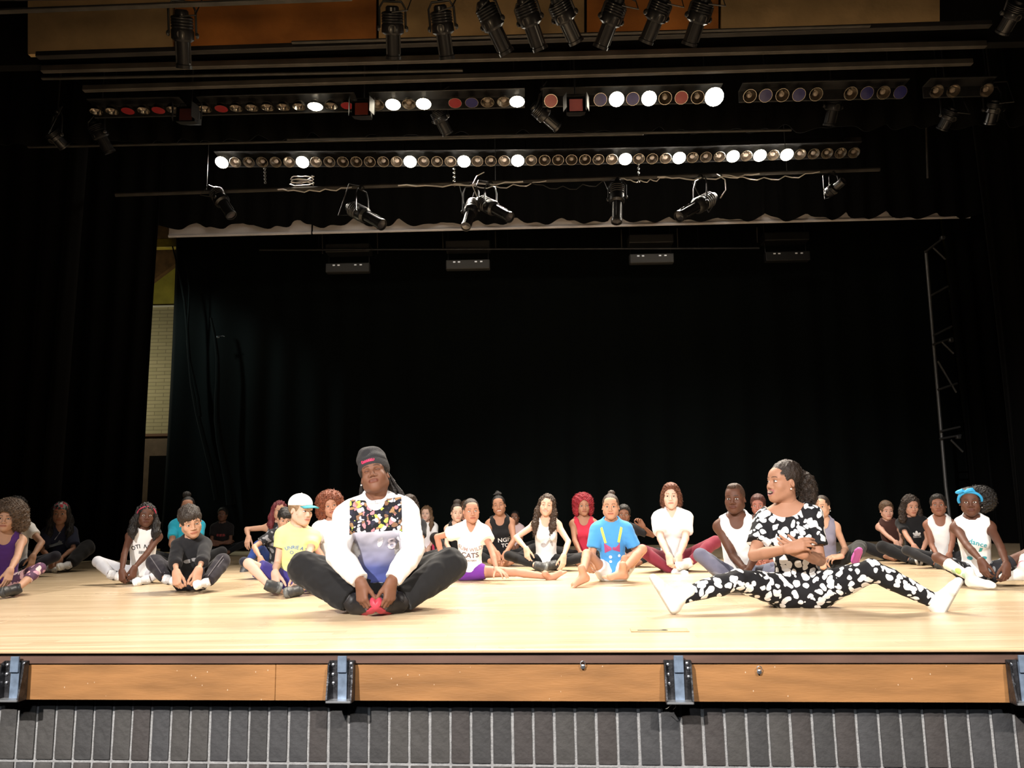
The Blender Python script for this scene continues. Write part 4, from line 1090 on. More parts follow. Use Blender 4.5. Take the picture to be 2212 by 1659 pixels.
def hair_field(H, h):
    """hair in head space; H: kind, r (bulk), len"""
    k = H['kind']; F = Field(); g = H.get('bulk', 1.0); seed = H.get('seed', 0); Lg = H.get('len', .2)
    def cap(o, dz=0, disp=None): F.ell((0, .014 + o * .2, .034 + dz), (.074 + o, .095 + o, .086 + o), k=.01, disp=disp)
    curl = lambda amp, wl=.03: (lambda P: amp * (.6 * wav(P, wl, seed) + .75 * wav(P, wl * .5, seed + 7) + .5 * wav(P, wl * .3, seed + 3)))
    strand = lambda amp: (lambda P: amp * (wav(P, .012, seed, 5, _V(1, 1, .16)) + wav(P, .03, seed + 4, 4, _V(1, 1, .3))))
    if k in ('tight', 'bun', 'pony', 'puff', 'crop'):
        cap(.0045 if k != 'crop' else .008, disp=(lambda P: .0012 * wav(P, .010, 2, 4, _V(1, .15, .8))))
    if k == 'short': cap(.013 * g, .006, curl(.004, .03)); F.ell((0, -.035, .088), (.055, .06, .03), k=.02, disp=strand(.004))
    if k == 'bowl':
        cap(.013 * g, .004, strand(.003)); F.ell((-.01, -.062, .062), (.062, .036, .036), k=.02, disp=strand(.004)); F.ell((0, .02, .085), (.065, .08, .035), k=.02, disp=strand(.005))
    if k == 'mohawk': cap(.003); F.ell((0, .0, .095), (.052, .085, .030), k=.01, disp=curl(.003, .022))
    if k == 'afro':
        R = .085 + .045 * g
        F.ell((H.get('dx', 0), .030, .048), (R * 1.02, R * .98, R * .93), k=.02, disp=curl(.0085, .042))
        if H.get('low'): 
            for s in (-1, 1): F.ell((s * .085 * g, .03, -.045), (.05 * g, .065, .075), k=.04, disp=curl(.008, .04))
            F.ell((0, .075, -.04), (.09 * g, .06, .085), k=.04, disp=curl(.008, .04))
    if k in ('long', 'wavy', 'curlylong', 'locks'):
        cap(.010 * g, .004, strand(.0025))
        d = strand(.004) if k == 'long' else curl(.007, .035)
        if k != 'locks':
            for s in (-1, 1):
                fw = -.035 if H.get('front', True) else .03
                F.cone((s * .062, -.005, .055), (s * .080 * g, .006, -.07), .024 * g, .032 * g, k=.03)
                F.cone((s * .080 * g, .006, -.07), (s * .088 * g, fw * .6, -.07 - Lg * .55), .032 * g, .034 * g, k=.03)
                F.cone((s * .088 * g, fw * .6, -.07 - Lg * .55), (s * .078 * g, fw * 1.3, -.07 - Lg), .034 * g, .012, k=.03)
            F.cone((0, .065, .01), (0, .082, -.08), .075, .080 * g, k=.04); F.cone((0, .082, -.08), (0, .10, -.06 - Lg * .9), .075 * g, .045, k=.04)
            F.disp(d)
        else:
            r_ = random.Random(seed + 5)
            for i in range(H.get('n', 30)):
                a = r_.uniform(-2.35, 2.35); x, y = math.sin(a) * .080, .012 + math.cos(a) * .098
                if y < .012: continue
                p = np.array((x * .93, y * .93, r_.uniform(-.02, .03))); r0 = r_.uniform(.0062, .0085)
                for j in range(5):
                    q = p + np.array((x * .13 + r_.uniform(-.007, .007), y * .10 + .008 + r_.uniform(-.007, .007), -Lg / 5))
                    F.cone(p, q, r0, r0 * .95, k=.003); p = q
    if k == 'curlybob':
        cap(.016 * g, .006, curl(.006, .03))
        for s in (-1, 1): F.ell((s * .078 * g, .015, -.03), (.034 * g, .055, .085), k=.03, disp=curl(.008, .032))
        F.ell((0, .075, -.03), (.075, .05, .09), k=.03, disp=curl(.008, .032)); F.ell((0, -.03, .10), (.062, .06, .03), k=.02, disp=curl(.006, .025))
    if k == 'bun':
        b = H.get('at', (0, .045, .145)); R = H.get('size', .045); F.ell(b, (R * 1.1, R, R * .9), k=.012, disp=curl(.004, .02))
    if k == 'spiky':
        cap(.006); r_ = random.Random(seed)
        for i in range(26):
            a = r_.uniform(0, 6.28); e = r_.uniform(.2, 1.2); d = np.array((math.cos(a) * math.sin(e), math.sin(a) * math.sin(e) * .8 + .1, math.cos(e)))
            p = np.array((0, .03, .115)) + d * .012; q = p + d * r_.uniform(.035, .07); m_ = (p + q) / 2 + np.array((r_.uniform(-.012, .012), 0, .008))
            F.cone(p, m_, .013, .011, k=.006); F.cone(m_, q + np.array((0, 0, -.012)), .011, .004, k=.006)
    if k == 'pony':
        p = np.array(H.get('at', (0, .10, .045))); F.ell(p, (.026, .026, .026), k=.01)
        F.ell((0, .032, .060), (.081, .088, .084), k=.02, disp=strand(.003)); g0 = np.array(H.get('fall', (0, .06, -.2))); n_ = 5; q0 = p
        for j in range(1, n_ + 1):
            t = j / n_; q = p + np.array((g0[0] * t, g0[1] * math.sin(t * 1.8) , g0[2] * t * t + .03 * math.sin(t * 3.1)))
            F.cone(q0, q, .026 + .022 * math.sin(t * 2.4) * g, .026 + .022 * math.sin(min(3.0, (t + .2) * 2.4)) * g * (1 if j < n_ else .3), k=.02); q0 = q
        F.disp(lambda P: (P[:, 1] > .085) * .006 * (wav(P, .02, seed, 5, _V(1, 1, .4)) + .5 * wav(P, .011, seed + 3)))
    if k == 'puff' and H.get('vol'): F.ell((0, .035, .04), (.088, .085, .086), k=.02, disp=curl(.007, .035))
    if k == 'puff': F.ell(H.get('at', (0, .09, .08)), (.075 * g, .065 * g, .07 * g), k=.015, disp=curl(.008, .035))
    # the face stays free
    hl = H.get('hairline', 0.0)
    if k in ('bowl',): F.ell((0, -.085, -.055 + hl), (.064, .05, .085), k=.012, op='s')
    else: F.ell((0, -.082, -.028 + hl), (.0655, .066, .098), k=.012, op='s')
    if k in ('tight', 'bun', 'pony', 'puff', 'crop', 'short', 'mohawk', 'bowl', 'spiky'):
        F.ell((0, -.03, -.09), (.10, .085, .085), k=.01, op='s'); F.ell((0, .05, -.12), (.07, .08, .065), k=.01, op='s')
        for s in (-1, 1): F.ell((s * .082, .004, -.012), (.02, .024, .034), k=.006, op='s')
    else: F.cone((0, .028, -.06), (0, .03, -.3), .05, .056, k=.012, op='s') if k != 'locks' else None
    return F.mesh(h, .004)

def frizz(v, q, seed, n, kind):
    """loose little curls standing off the mass of hair"""
    r = np.random.RandomState(seed); a, b, c = v[q[:, 0]], v[q[:, 1]], v[q[:, 2]]
    N = np.cross(b - a, c - a); ln = np.linalg.norm(N, axis=1); N = N / (ln[:, None] + 1e-12)
    ok = np.nonzero((ln > 1e-9) & ((a[:, 2] > -.02) | (np.abs(a[:, 0]) > .05) | (a[:, 1] > .05)) & ((kind not in ('pony', 'puff')) | (a[:, 1] > .03)))[0]
    f = r.choice(ok, n); p = (a[f] + c[f]) / 2; nn = N[f]
    t = np.cross(nn, r.normal(size=(n, 3))); t /= np.linalg.norm(t, axis=1)[:, None]; bt = np.cross(nn, t)
    down = np.array((0, 0, -1.0)) if kind in ('wavy', 'curlylong', 'curlybob', 'pony') else np.zeros(3)
    L = r.uniform(.006, .016, n)[:, None]; R = r.uniform(.004, .008, n)[:, None]; ph = r.uniform(0, 6.28, n)[:, None]; m = 6
    VV, QQ = [v], [q]; base = len(v); ring = []
    for j in range(m):
        u = j / (m - 1); an = ph + u * 5.5
        ctr = p + nn * (L * u - .003) + (t * np.cos(an) + bt * np.sin(an)) * R * (.3 + .7 * u) + down * L * u * 1.6
        rad = .0011 * (1 - .4 * u)
        ring.append([ctr + t * rad, ctr + (bt * .87 - t * .5) * rad, ctr + (-bt * .87 - t * .5) * rad])
    P = np.array(ring, np.float32)            # m, 3, n, 3
    VV.append(P.reshape(-1, 3)); idx = base + np.arange(m * 3 * n).reshape(m, 3, n)
    for j in range(m - 1):
        for k in range(3):
            QQ.append(np.stack([idx[j, k], idx[j, (k + 1) % 3], idx[j + 1, (k + 1) % 3], idx[j + 1, k]], -1))
    return np.concatenate(VV).astype(np.float32), np.concatenate(QQ)
def text_mesh(txt, size, arc=0.0):
    c = bpy.data.curves.new('t', 'FONT'); c.body = txt; c.size = size; c.align_x = 'CENTER'; c.align_y = 'CENTER'; c.resolution_u = 2; c.offset = size * .018
    o = bpy.data.objects.new('t', c); COL.objects.link(o); bpy.context.view_layer.update()
    me = o.to_mesh(); V = np.array([v.co[:] for v in me.vertices], np.float32); Fs = [tuple(p.vertices) for p in me.polygons]
    o.to_mesh_clear(); bpy.data.objects.remove(o); bpy.data.curves.remove(c)
    if arc and len(V):
        R = 1 / arc; a = V[:, 0] / R; r = R + V[:, 1]; V = np.stack([r * np.sin(a), r * np.cos(a) - R, V[:, 2]], 1)
    return V, Fs
def shape_mesh(polys):
    V, Fs = [], []
    for pl in polys:
        n = len(V); c = np.mean(pl, 0); V.append((c[0], c[1], 0)); V += [(p[0], p[1], 0) for p in pl]; m = len(pl)
        Fs += [(n, n + 1 + i, n + 1 + (i + 1) % m) for i in range(m)]
    return np.array(V, np.float32), Fs
def ellipse(cx, cy, rx, ry, a=0, n=12, a0=0, a1=6.2832):
    return [(cx + rx * math.cos(t) * math.cos(a) - ry * math.sin(t) * math.sin(a), cy + rx * math.cos(t) * math.sin(a) + ry * math.sin(t) * math.cos(a)) for t in [a0 + (a1 - a0) * i / n for i in range(n)]]
def project(root, bvh, V, Fs, C, n, upv, m, name='print', off=.0025, start=.5):
    """lay a flat print on the cloth: C centre, n outward normal, upv up"""
    n = Vector(n).normalized(); upv = (Vector(upv) - n * Vector(upv).dot(n)).normalized(); rt = upv.cross(n)
    out = []; miss = set()
    last = Vector(C)
    for v in V:
        p = Vector(C) + rt * float(v[0]) + upv * float(v[1]) + n * start
        hit = bvh.ray_cast(p, -n, start + .3)
        if hit[0] is not None: q = hit[0] + n * off; last = q
        else: q = p - n * (p - last).dot(n); miss.add(len(out))
        out.append(q)
    if name == 'front_panel': Fs = [f for f in Fs if not miss.intersection(f) and max((out[f[0]] - out[k]).length for k in f) < .05]
    return link(name, np_mesh(name, out, Fs, smooth=(name == 'front_panel')), m, root)

STAT = []
def person(name='person', **K):
    g = K.get; label = K['label']
    base = at_z(*K['feet'])
    lean, tilt, twist = math.radians(g('lean', 10)), math.radians(g('tilt', 0)), math.radians(g('twist', 0))
    hy, hp, hr = [math.radians(v) for v in g('head', (0, 0, 0))]
    bk = g('bulk', 1.0); fem = g('fem', 0.0)
    R1 = rot(lean * .5, tilt * .5); R2 = rot(lean, tilt, twist)
    RH = rot(0, 0, twist * .6) @ rot(0, 0, hy) @ rot(-hp, 0, 0) @ rot(0, hr, 0)
    RN = rot(lean * .6 - hp * .35, tilt * .6, twist)
    s = .8
    for _ in range(6):             # stature that puts the crown where the photograph has it
        D = base.y + (g('reach') if g('reach') is not None else .50 * s)
        sh = g('head_scale') or (.36 + .64 * s)
        L1 = _V(0, 0, .10 * s) + R1 @ _V(0, .005, .16) * s; NB = L1 + R2 @ _V(0, .012, .378) * s
        HC = NB + RN @ _V(0, -.018, .118) * sh + RH @ _V(0, 0, .035) * sh
        cr = HC + RH @ _V(0, .01, .116) * sh
        X = at_z(K['x'], K['feet'][1]).x / base.y * D
        top = at_y(K['x'], K['top'], D + float(cr[1])).z
        s = max(.4, s * (1 + (top / float(cr[2]) - 1) * 1.0))
    s = g('s') or s; sh = g('head_scale') or (.36 + .64 * s)
    child = float(np.clip((.86 - s) / .16, 0, 1)) if g('child') is None else g('child')
    bk *= 1 - .08 * child; STAT.append((label[:30], round(s, 2), round(D, 2), round(child, 2)))
    yaw = math.atan((1106 - K['x']) / F_PX) * .85 + math.radians(g('yaw', 0)); Rw = rot(0, 0, yaw)
    root = empty(name, M=Matrix.Translation((X, D, g('lift', 0))) @ Matrix.Rotation(yaw, 4, 'Z')); tag(root, label, 'person')
    Ri = Rw.T
    def pt(v, sc=s):
        if isinstance(v[0], str): return Ri @ (np.array(at_y(v[1], v[2], D + v[3]), np.float32) - _V(X, D, 0))
        return _V(v) * sc
    h = max(.0065, D * .00155); hh = max(.0030, D * .00056); hd_ = max(.0032, D * .00058)
    wd = s * bk
    pel = _V(0, 0, .10 * s); L1 = pel + R1 @ _V(0, .005, .16) * s
    T = L1 + R2 @ _V(0, 0, .165) * s; NB = L1 + R2 @ _V(0, .012, .378) * s
    sw = g('shoulder', .158 - .012 * fem); shj = {q: L1 + R2 @ _V(q * sw, .0, .305 + g('shrug', 0)) * s for q in (-1, 1)}
    HC = NB + RN @ _V(0, -.018, .118) * sh + RH @ _V(0, 0, .035) * sh
    # ---- arms and legs
    la, lf = .285 * s, .25 * s; lt, lk = .43 * s * g('leg', 1), .41 * s * g('leg', 1)
    arms, legs = {}, {}
    defa = {q: dict(to=(q * .055, -.41, .185), pole=(q * 1.0, .15, -.2), hand='grip', pn=(q * .55, -.65, .35), hd=(-q * .12, -.35, -.9)) for q in (-1, 1)}
    defl = {q: dict(to=(q * .085, -.33, .055), pole=(q * 1, -.10, .45), fdir=(-q * .22, -1, 0.04), fup=(q * 1, -.05, .35)) for q in (-1, 1)}
    for q, nm in ((-1, 'a'), (1, 'b')):
        d = dict(defa[q]); d.update(g('arm_' + nm, {}) or {}); tgt = pt(d['to'])
        if 'elbow' in d: el = pt(d['elbow']); v = el - shj[q]; el = shj[q] + v / np.linalg.norm(v) * la; v = tgt - el; wr = el + v / np.linalg.norm(v) * lf
        else: el, wr = ik(shj[q], tgt, la, lf, d['pole'])
        arms[q] = (el.astype(np.float32), wr.astype(np.float32), d)
        d = dict(defl[q]); d.update(g('leg_' + nm, {}) or {}); hip = _V(q * .088 * s, -.015 * s, .098 * s); tgt = pt(d['to'])
        if 'knee' in d: kn = pt(d['knee']); v = kn - hip; kn = hip + v / np.linalg.norm(v) * lt; v = tgt - kn; an = kn + v / np.linalg.norm(v) * lk
        else: kn, an = ik(hip, tgt, lt, lk, d['pole'])
        legs[q] = (hip, kn.astype(np.float32), an.astype(np.float32), d)
    # ---- shared shapes: off = cloth thickness outside the skin
    def torso(F, off, low=True, up=True, k=.03):
        if low:
            hw = g('hipw', 1)
            F.ell(pel, _V(.160 * hw, .112, .098) * wd + off, R1, k=k)
            for q in (-1, 1): F.ell(pel + _V(q * .075 * hw ** 2, .025, -.010) * wd, _V(.088, .088, .088) * wd + off, k=k)
        if up:
            F.ell(L1, _V(.128 - .012 * fem, .092, .135) * wd + off, R1, k=.05)
            F.ell(T + R2 @ _V(0, 0, .01) * s, _V(.146 - .012 * fem, .106, .165) * wd + off, R2, k=.05)
            F.cone(shj[-1] * .8 + shj[1] * .2, shj[1] * .8 + shj[-1] * .2, .060 * wd + off, .060 * wd + off, k=.05)
            for q in (-1, 1):
                F.cone(NB + R2 @ _V(q * .03, .0, .01) * s, NB * .25 + shj[q] * .75 + R2 @ _V(0, .01, .022) * s, .040 * wd + off, .044 * wd + off, k=.04)
                if fem > .4: F.ell(T + R2 @ _V(q * .064, -.088, .020) * s, _V(.054, .050, .056) * s * (.55 + .45 * fem) + off, k=.03)
                elif bk > 1: F.ell(T + R2 @ _V(q * .068, -.075, .075) * s, _V(.075, .045, .055) * wd + off, R2, k=.04)
    def arm(F, q, off, t0=0, t1=2.0, loose=0.0, k=.03):
        """t: 0 shoulder .. 1 elbow .. 2 wrist"""
        el, wr, _ = arms[q]; S_ = shj[q]
        F.ell(S_, _V(.058, .056, .060) * wd + off, k=.035)
        ua = (el - S_) / np.linalg.norm(el - S_); fa = (wr - el) / np.linalg.norm(wr - el)
        clip = None
        if t1 <= 1: clip = [(S_ + (el - S_) * t1, ua)]
        F.cone(S_, el, .049 * wd + off + loose * .6, .0375 * wd + off + loose, k=.02, clip=clip)
        if t1 > 1:
            clip = [(el + (wr - el) * (t1 - 1), fa)] if t1 < 2 else None
            F.cone(el, el + (wr - el) * .35, .0375 * wd + off + loose, .039 * wd + off + loose, k=.008, clip=clip)
            F.cone(el + (wr - el) * .35, wr, .039 * wd + off + loose, .0265 * wd + off + loose * .5, k=.006, clip=clip)
    def legf(F, q, off, t1=2.0, loose=0.0, t0=0.0):
        hip, kn, an, _ = legs[q]; th = (kn - hip) / np.linalg.norm(kn - hip); sk = (an - kn) / np.linalg.norm(an - kn)
        if t0 < 1:
            clip = [(hip + (kn - hip) * t1, th)] if t1 <= 1 else None
            F.cone(hip, kn, .084 * g('thigh', 1) * wd + off + loose * .5, .055 * wd + off + loose, k=.04, clip=clip)
        if t1 > 1:
            clip = [(kn + (an - kn) * (t1 - 1), sk)] if t1 < 2 else []
            if t0 >= 1: clip = clip + [(kn + (an - kn) * (t0 - 1), -sk)]
            if t0 < 1: F.ell(kn, _V(.053, .053, .053) * wd + off + loose, k=.01, clip=clip)
            c1 = kn + (an - kn) * .30
            F.cone(kn, c1, .048 * wd + off + loose, .053 * wd + off + loose, k=.012, clip=clip)
            F.cone(c1, an, .053 * wd + off + loose, .034 * wd + off + loose * .9, k=.006, clip=clip)
    # ---- the body: one continuous skin, with head, hands and bare feet grown on
    F = Field(); torso(F, 0)
    for q in (-1, 1): arm(F, q, 0); legf(F, q, 0)
    F.cone(NB - R2 @ _V(0, 0, .03) * s, HC + RH @ _V(0, .03, -.10) * sh, .054 * s * (.94 + .06 * bk) * (1 - .14 * fem), .049 * sh * (1 - .14 * fem - .06 * child), k=.045)
    F.cut((0, 0, .002), (0, 0, -1))
    skin = K['skin']
    bV, bQ = F.mesh(h); parts = [(bV, bQ, skin)]
    hs = dict(g('face', {}))
    HV, HQ, HT = head_shape(round(hh / sh, 4), fem=fem, child=child, **hs)
    lipc = g('lips') or tuple(c * f for c, f in zip(skin, (.78, .52, .50)))
    hair = g('hair'); hcol = K.get('hair_col', (.012, .009, .008))
    pulled = hair and hair['kind'] in ('tight', 'bun', 'pony', 'puff', 'crop', 'mohawk', 'spiky')
    parts.append((xf(HV * sh, RH, HC), HQ, head_colors(HT, skin, lipc, g('brow', tuple(c * .45 for c in skin[:3]) if max(hcol) > .1 else (.02, .013, .010)), hcol if (hair and not g('noscalp')) else None)))
    for q in (-1, 1):
        el, wr, d = arms[q]; pv, pq = hand_shape(d['hand'], round(max(.0031, D * .00062), 4))
        hd = _V(d['hd']); hd = hd / np.linalg.norm(hd)
        R = frame(hd, d['pn']); v = pv * sh * g('hand_scale', 1.0)
        if q < 0: v = v * _V(-1, 1, 1); pq = pq[:, ::-1]
        parts.append((xf(v, R, wr), pq, skin))
    shoes = g('shoes')
    for q in (-1, 1):
        hip, kn, an, d = legs[q]; R = frame(d['fdir'], d['fup'])
        sp = d.get('shoe', shoes); fs = s * g('foot_scale', 1.04)
        if sp is None or sp.get('kind') == 'bare':
            v, pq = foot_shape('bare', round(max(.004, D * .0008), 4)); v = v * fs
            if q < 0: v = v * _V(-1, 1, 1); pq = pq[:, ::-1]
            parts.append((xf(v, R, an), pq, skin))
        else:
            def put(kind, nm, cols, par=None):
                v, pq = foot_shape(kind, round(max(.0045, D * .0009), 4)); C = np.tile(_V(cols[0]), (len(v), 1))
                if kind == 'sock': C[v[:, 2] < -.074] = cols[1]
                if kind == 'shoe':
                    y, z = v[:, 1], v[:, 2]
                    if len(cols) > 1: C[(y > .135) | (y < -.052)] = cols[1]
                    if len(cols) > 2: C[(np.abs(z + .035) < .012) & (y > -.02) & (y < .09)] = cols[2]
                if kind == 'sole' and sp.get('tread'): C[(v[:, 2] < -.084) & (np.hypot(v[:, 0] / .022, (v[:, 1] - .12) / .03) < 1)] = sp['tread']
                v = v * fs
                if q < 0: v = v * _V(-1, 1, 1); pq = pq[:, ::-1]
                return link(nm, col_mesh(nm, xf(v, R, an), pq, C), M_SHOE, par or root)
            if sp['kind'] == 'sock':
                put('sock', 'sock', [sp['col'], sp.get('sole', tuple(c_ * .55 for c_ in sp['col']))])
            else:
                so = put('shoe', 'shoe', [sp['col'], sp.get('toe', sp['col']), sp.get('stripe', sp['col'])]); put('sole', 'sole', [sp.get('sole', (.6, .6, .6))], so)
                if sp.get('lace'):
                    mb = MB()
                    for j in range(5):
                        yy = .03 + j * .019; zz = .014 - j * .0125
                        pts_ = [(xx * .020, yy + .004 * math.sin(xx * 3), zz + .0035 * (1 - xx * xx)) for xx in (-1, -.4, .4, 1)]
                        mb.tube([_V(p) * fs * _V(q, 1, 1) @ R.T + an for p in pts_], .003, 5)
                    for e in (-1, 1):
                        mb.tube([(_V(p) * fs * _V(q, 1, 1)) @ R.T + an for p in ((0, .03, .018), (e * .022, .03, .026), (e * .03, .045, .016), (e * .012, .05, .012))], .0026, 5)
                    mb.build('lace', mat('lace_%.2f_%.2f' % (sp['lace'][0], sp['lace'][2]), sp['lace'], .7), so, True)
    Vx, Q, C = join(parts)
    link('body', col_mesh('body', Vx, Q, C), M_SKIN, root)
    gx, gz = [math.radians(v) for v in g('gaze', (0, 0))]
    if hs.get('eyes', 'open') != 'closed':
        for q in (-1, 1):
            v, pq, c = eye_mesh(gx, gz, 1 + .10 * child + .05 * fem); link('eye', col_mesh('eye', xf((v + _V(q * .031, -.0722, 0)) * sh, RH, HC), pq, c), M_EYE, root)
    # ---- clothes
    tp = g('top_wear'); bvh = None
    fold = lambda a, wl=.10: (lambda P: a * (wav(P, wl, int(X * 7) % 9, 5, _V(1, 1, .55)) * .6 + .6 * np.abs(wav(P, wl * .6, int(X * 5) % 11 + 3, 4, _V(.6, 1, 1))) - .3))
    if tp:
        F = Field(); off = tp.get('off', .012)
        torso(F, off, k=.035)
        cN = NB + R2 @ _V(0, -.012, tp.get('rim', .045)) * s
        F.cone(NB - R2 @ _V(0, 0, .03) * s, HC + RH @ _V(0, .03, -.10) * sh, .054 * s * (.94 + .06 * bk) * (1 - .14 * fem) + off, .049 * sh * (1 - .14 * fem - .06 * child) + off, k=.045, clip=[(cN, R2 @ _V(0, -.35, 1) / 1.06)])
        kind = tp['kind']; t1 = {'long': 1.93, 'tee': .62, 'cap': .30, 'tank': 0, 'three': 1.45, 'sleeveless': 0}[kind] if 'sleeve' not in tp else tp['sleeve']
        if t1 > 0:
            for q in (-1, 1): arm(F, q, off * .8, t1=t1, loose=tp.get('loose', .010))
        F.disp(fold(tp.get('fold', .005)))
        if t1 == 0:
            for q in (-1, 1):
                dd = .035 if kind == 'tank' else .058
                F.cone(shj[q] + R2 @ _V(q * dd, 0, .05) * s, shj[q] + R2 @ _V(q * (dd + .01), 0, -.06) * s, .066 * wd, .060 * wd, k=.012, op='s')
                F.cone(shj[q], arms[q][0], .052 * wd, .046 * wd, k=.008, op='s')
        nk = tp.get('neck', 'crew'); nf = R2 @ _V(0, -1, 0); nu = R2 @ _V(0, 0, 1)
        c = NB + nu * tp.get('rim', .045 if nk == 'crew' else .03) * s + nf * .012 * s
        rr = {'crew': .076, 'v': .066, 'scoop': .092, 'wide': .125, 'tank': .088}[nk] * s
        F.ell(c, _V(rr, rr * .85, .052 * s + (rr - .07 * s) * .8), R2, k=.008, op='s')
        if nk == 'v': F.cone(c + nf * .06 * s, c + nf * .13 * s - nu * .13 * s, .050 * s, .012 * s, k=.006, op='s')
        if nk in ('scoop', 'tank', 'wide'): F.ell(c + nf * .085 * s - nu * .03 * s, _V(rr * .82, .07 * s, .085 * s if nk != 'wide' else .06 * s), R2, k=.01, op='s')
        hem = tp.get('hem', .085)
        F.cut(_V(0, 0, hem * s), R1 @ _V(0, tp.get('hemtilt', 0), -1))
        Vx, Q = F.mesh(h * .9, smooth=1)
        bvh = BVHTree.FromPolygons(Vx.tolist(), Q.tolist())
        o = link(tp.get('name', 'shirt'), np_mesh('shirt', Vx, quads=Q), cloth_mat('cloth_%s' % label[:40], tp['col']), root)
        if tp.get('label'): o['label'] = tp['label']
        if tp.get('ring'):
            pts_ = []; rz = .052 * s + (rr - .07 * s) * .8
            for i in range(32):    # walk each meridian of the neck opening down to the rim of the cloth
                a = 6.2832 * i / 32; rim = None
                for j in range(60):
                    ph = 1.2 - 2.5 * j / 60
                    p = c + R2 @ _V(rr * math.cos(ph) * math.sin(a), -rr * .85 * math.cos(ph) * math.cos(a), rz * math.sin(ph))
                    hit = bvh.find_nearest(Vector(p.tolist()))
                    if hit[0] is not None and hit[3] < h * .55: rim = p; break
                if rim is not None: pts_.append(rim)
            pts_ = [(pts_[i - 1] + pts_[i] * 2 + pts_[(i + 1) % len(pts_)]) / 4 for i in range(len(pts_))]; pts_.append(pts_[0])
            MB().tube(pts_, .0115 * s, 8, cap=False).build('collar', mat('rib_%.2f%.2f' % tp['ring'][:2], tp['ring'], .85), root, True)
        for pr in tp.get('prints', ()):
            at_ = pr.get('at', (0, 0)); cc = T + R2 @ _V(at_[0], -.1, at_[1]) * s
            if 'grid' in pr:           # a cloth panel sewn on the front
                x0_, x1_, z0_, z1_, nx_, nz_ = pr['grid']; tp_ = pr.get('taper', 0)
                V_ = np.array([((x0_ + (x1_ - x0_) * i / nx_) * s * (1 - tp_ * (1 - j / nz_)), (z0_ + (z1_ - z0_) * j / nz_) * s, 0) for j in range(nz_ + 1) for i in range(nx_ + 1)], np.float32)
                F_ = [(j * (nx_ + 1) + i, j * (nx_ + 1) + i + 1, (j + 1) * (nx_ + 1) + i + 1, (j + 1) * (nx_ + 1) + i) for j in range(nz_) for i in range(nx_)]
                c_ = R2.T @ (c - T); ins = []        # the panel stops along the neckline
                for v_ in V_:
                    dv = v_[:2] - np.array((c_[0], c_[2])); ln = float(np.linalg.norm(dv)) + 1e-6; ins.append(ln < rr * .72)
                    if ins[-1]: v_[:2] += dv / ln * (rr * .72 - ln)
                o_ = project(root, bvh, V_, [f_ for f_ in F_ if not all(ins[q_] for q_ in f_)], T + R2 @ _V(0, -.1, 0) * s, R2 @ _V(0, -1, 0), R2 @ _V(0, 0, 1), cloth_mat(pr['mname'], pr['mat']), 'front_panel', .003, .16); o_['label'] = pr['label']; continue
            if 'text' in pr: V_, F_ = text_mesh(pr['text'], pr['size'] * s, pr.get('arc', 0) / s if pr.get('arc') else 0)
            else: V_, F_ = shape_mesh([[(a * s, b * s) for a, b in pl] for pl in pr['polys']])
            if len(V_): project(root, bvh, V_, F_, cc, R2 @ _V(0, -1, pr.get('tip', 0)), R2 @ _V(pr.get('lean', 0), 0, 1), mat('ink_%.3f_%.3f_%.3f' % tuple(pr['col']), pr['col'], .7), off=.0028 + pr.get('lift', 0), start=pr.get('start', .5))
    bt = g('bottom')
    if bt:
        F = Field(); off = bt.get('off', .008); torso(F, off, up=False)
        F.ell(L1, _V(.125, .090, .10) * wd + off * .7, R1, k=.04, clip=[(_V(0, 0, bt.get('rise', .20) * s), R1 @ _V(0, 0, 1))])
        t1 = bt.get('t', 1.9)
        for q in (-1, 1): legf(F, q, off, t1, bt.get('loose', .0))
        F.disp(fold(bt.get('fold', .003), .09)); F.cut((0, 0, .001), (0, 0, -1))
        Vx, Q = F.mesh(h * .95, smooth=1)
        link(bt.get('name', 'trousers'), np_mesh('trousers', Vx, quads=Q), cloth_mat('cloth_b_%s' % label[:40], bt['col']), root)
        if bt.get('stripe'):
            for q in (-1, 1):
                hip, kn, an, _ = legs[q]; o_ = _V(q * .25, -.6, .75); o_ /= np.linalg.norm(o_)
                mb = MB(); r1 = .056 * wd + off + bt.get('loose', 0) + .001; r2 = .036 * wd + off + bt.get('loose', 0)
                for dd in (-.010, .010):
                    mb.tube([kn + o_ * r1 * .98 + _V(dd, dd, 0), kn * .6 + an * .4 + o_ * r1 * .94 + _V(dd, dd, 0), an * .9 + kn * .1 + o_ * r2 * .98 + _V(dd, dd, 0)], .0035, 5)
                mb.build('stripe', mat('stripe_grey', bt['stripe'], .8), root, True)
    sk = g('socks')
    if sk:
        for q in (-1, 1):
            F = Field(); legf(F, q, .005, 2.0, t0=sk['t0']); Vx, Q = F.mesh(h * .8)
            link('sock', np_mesh('sock', Vx, quads=Q), cloth_mat('sock_%s' % label[:40], sk['col']), root)
    # ---- hair and what is worn on the head
    if hair:
        v, q_ = hair_field(hair, round(hd_ / sh, 4))
        if hair['kind'] in ('afro', 'curlybob', 'curlylong', 'wavy', 'puff', 'pony'): v, q_ = frizz(v, q_, int(X * 50) % 97, hair.get('frizz', 1500 if D < 8 else 700), hair['kind'])
        link('hair', np_mesh('hair', xf(v * sh, RH, HC), quads=q_), hair_mat(hcol), root)
    def on_head(mb, nm, m, sm=True, par=None):
        mb.v = [Vector((RH @ (_V(p) * sh)) + HC) for p in mb.v]; return mb.build(nm, m, par or root, sm)
    hat = g('hat')
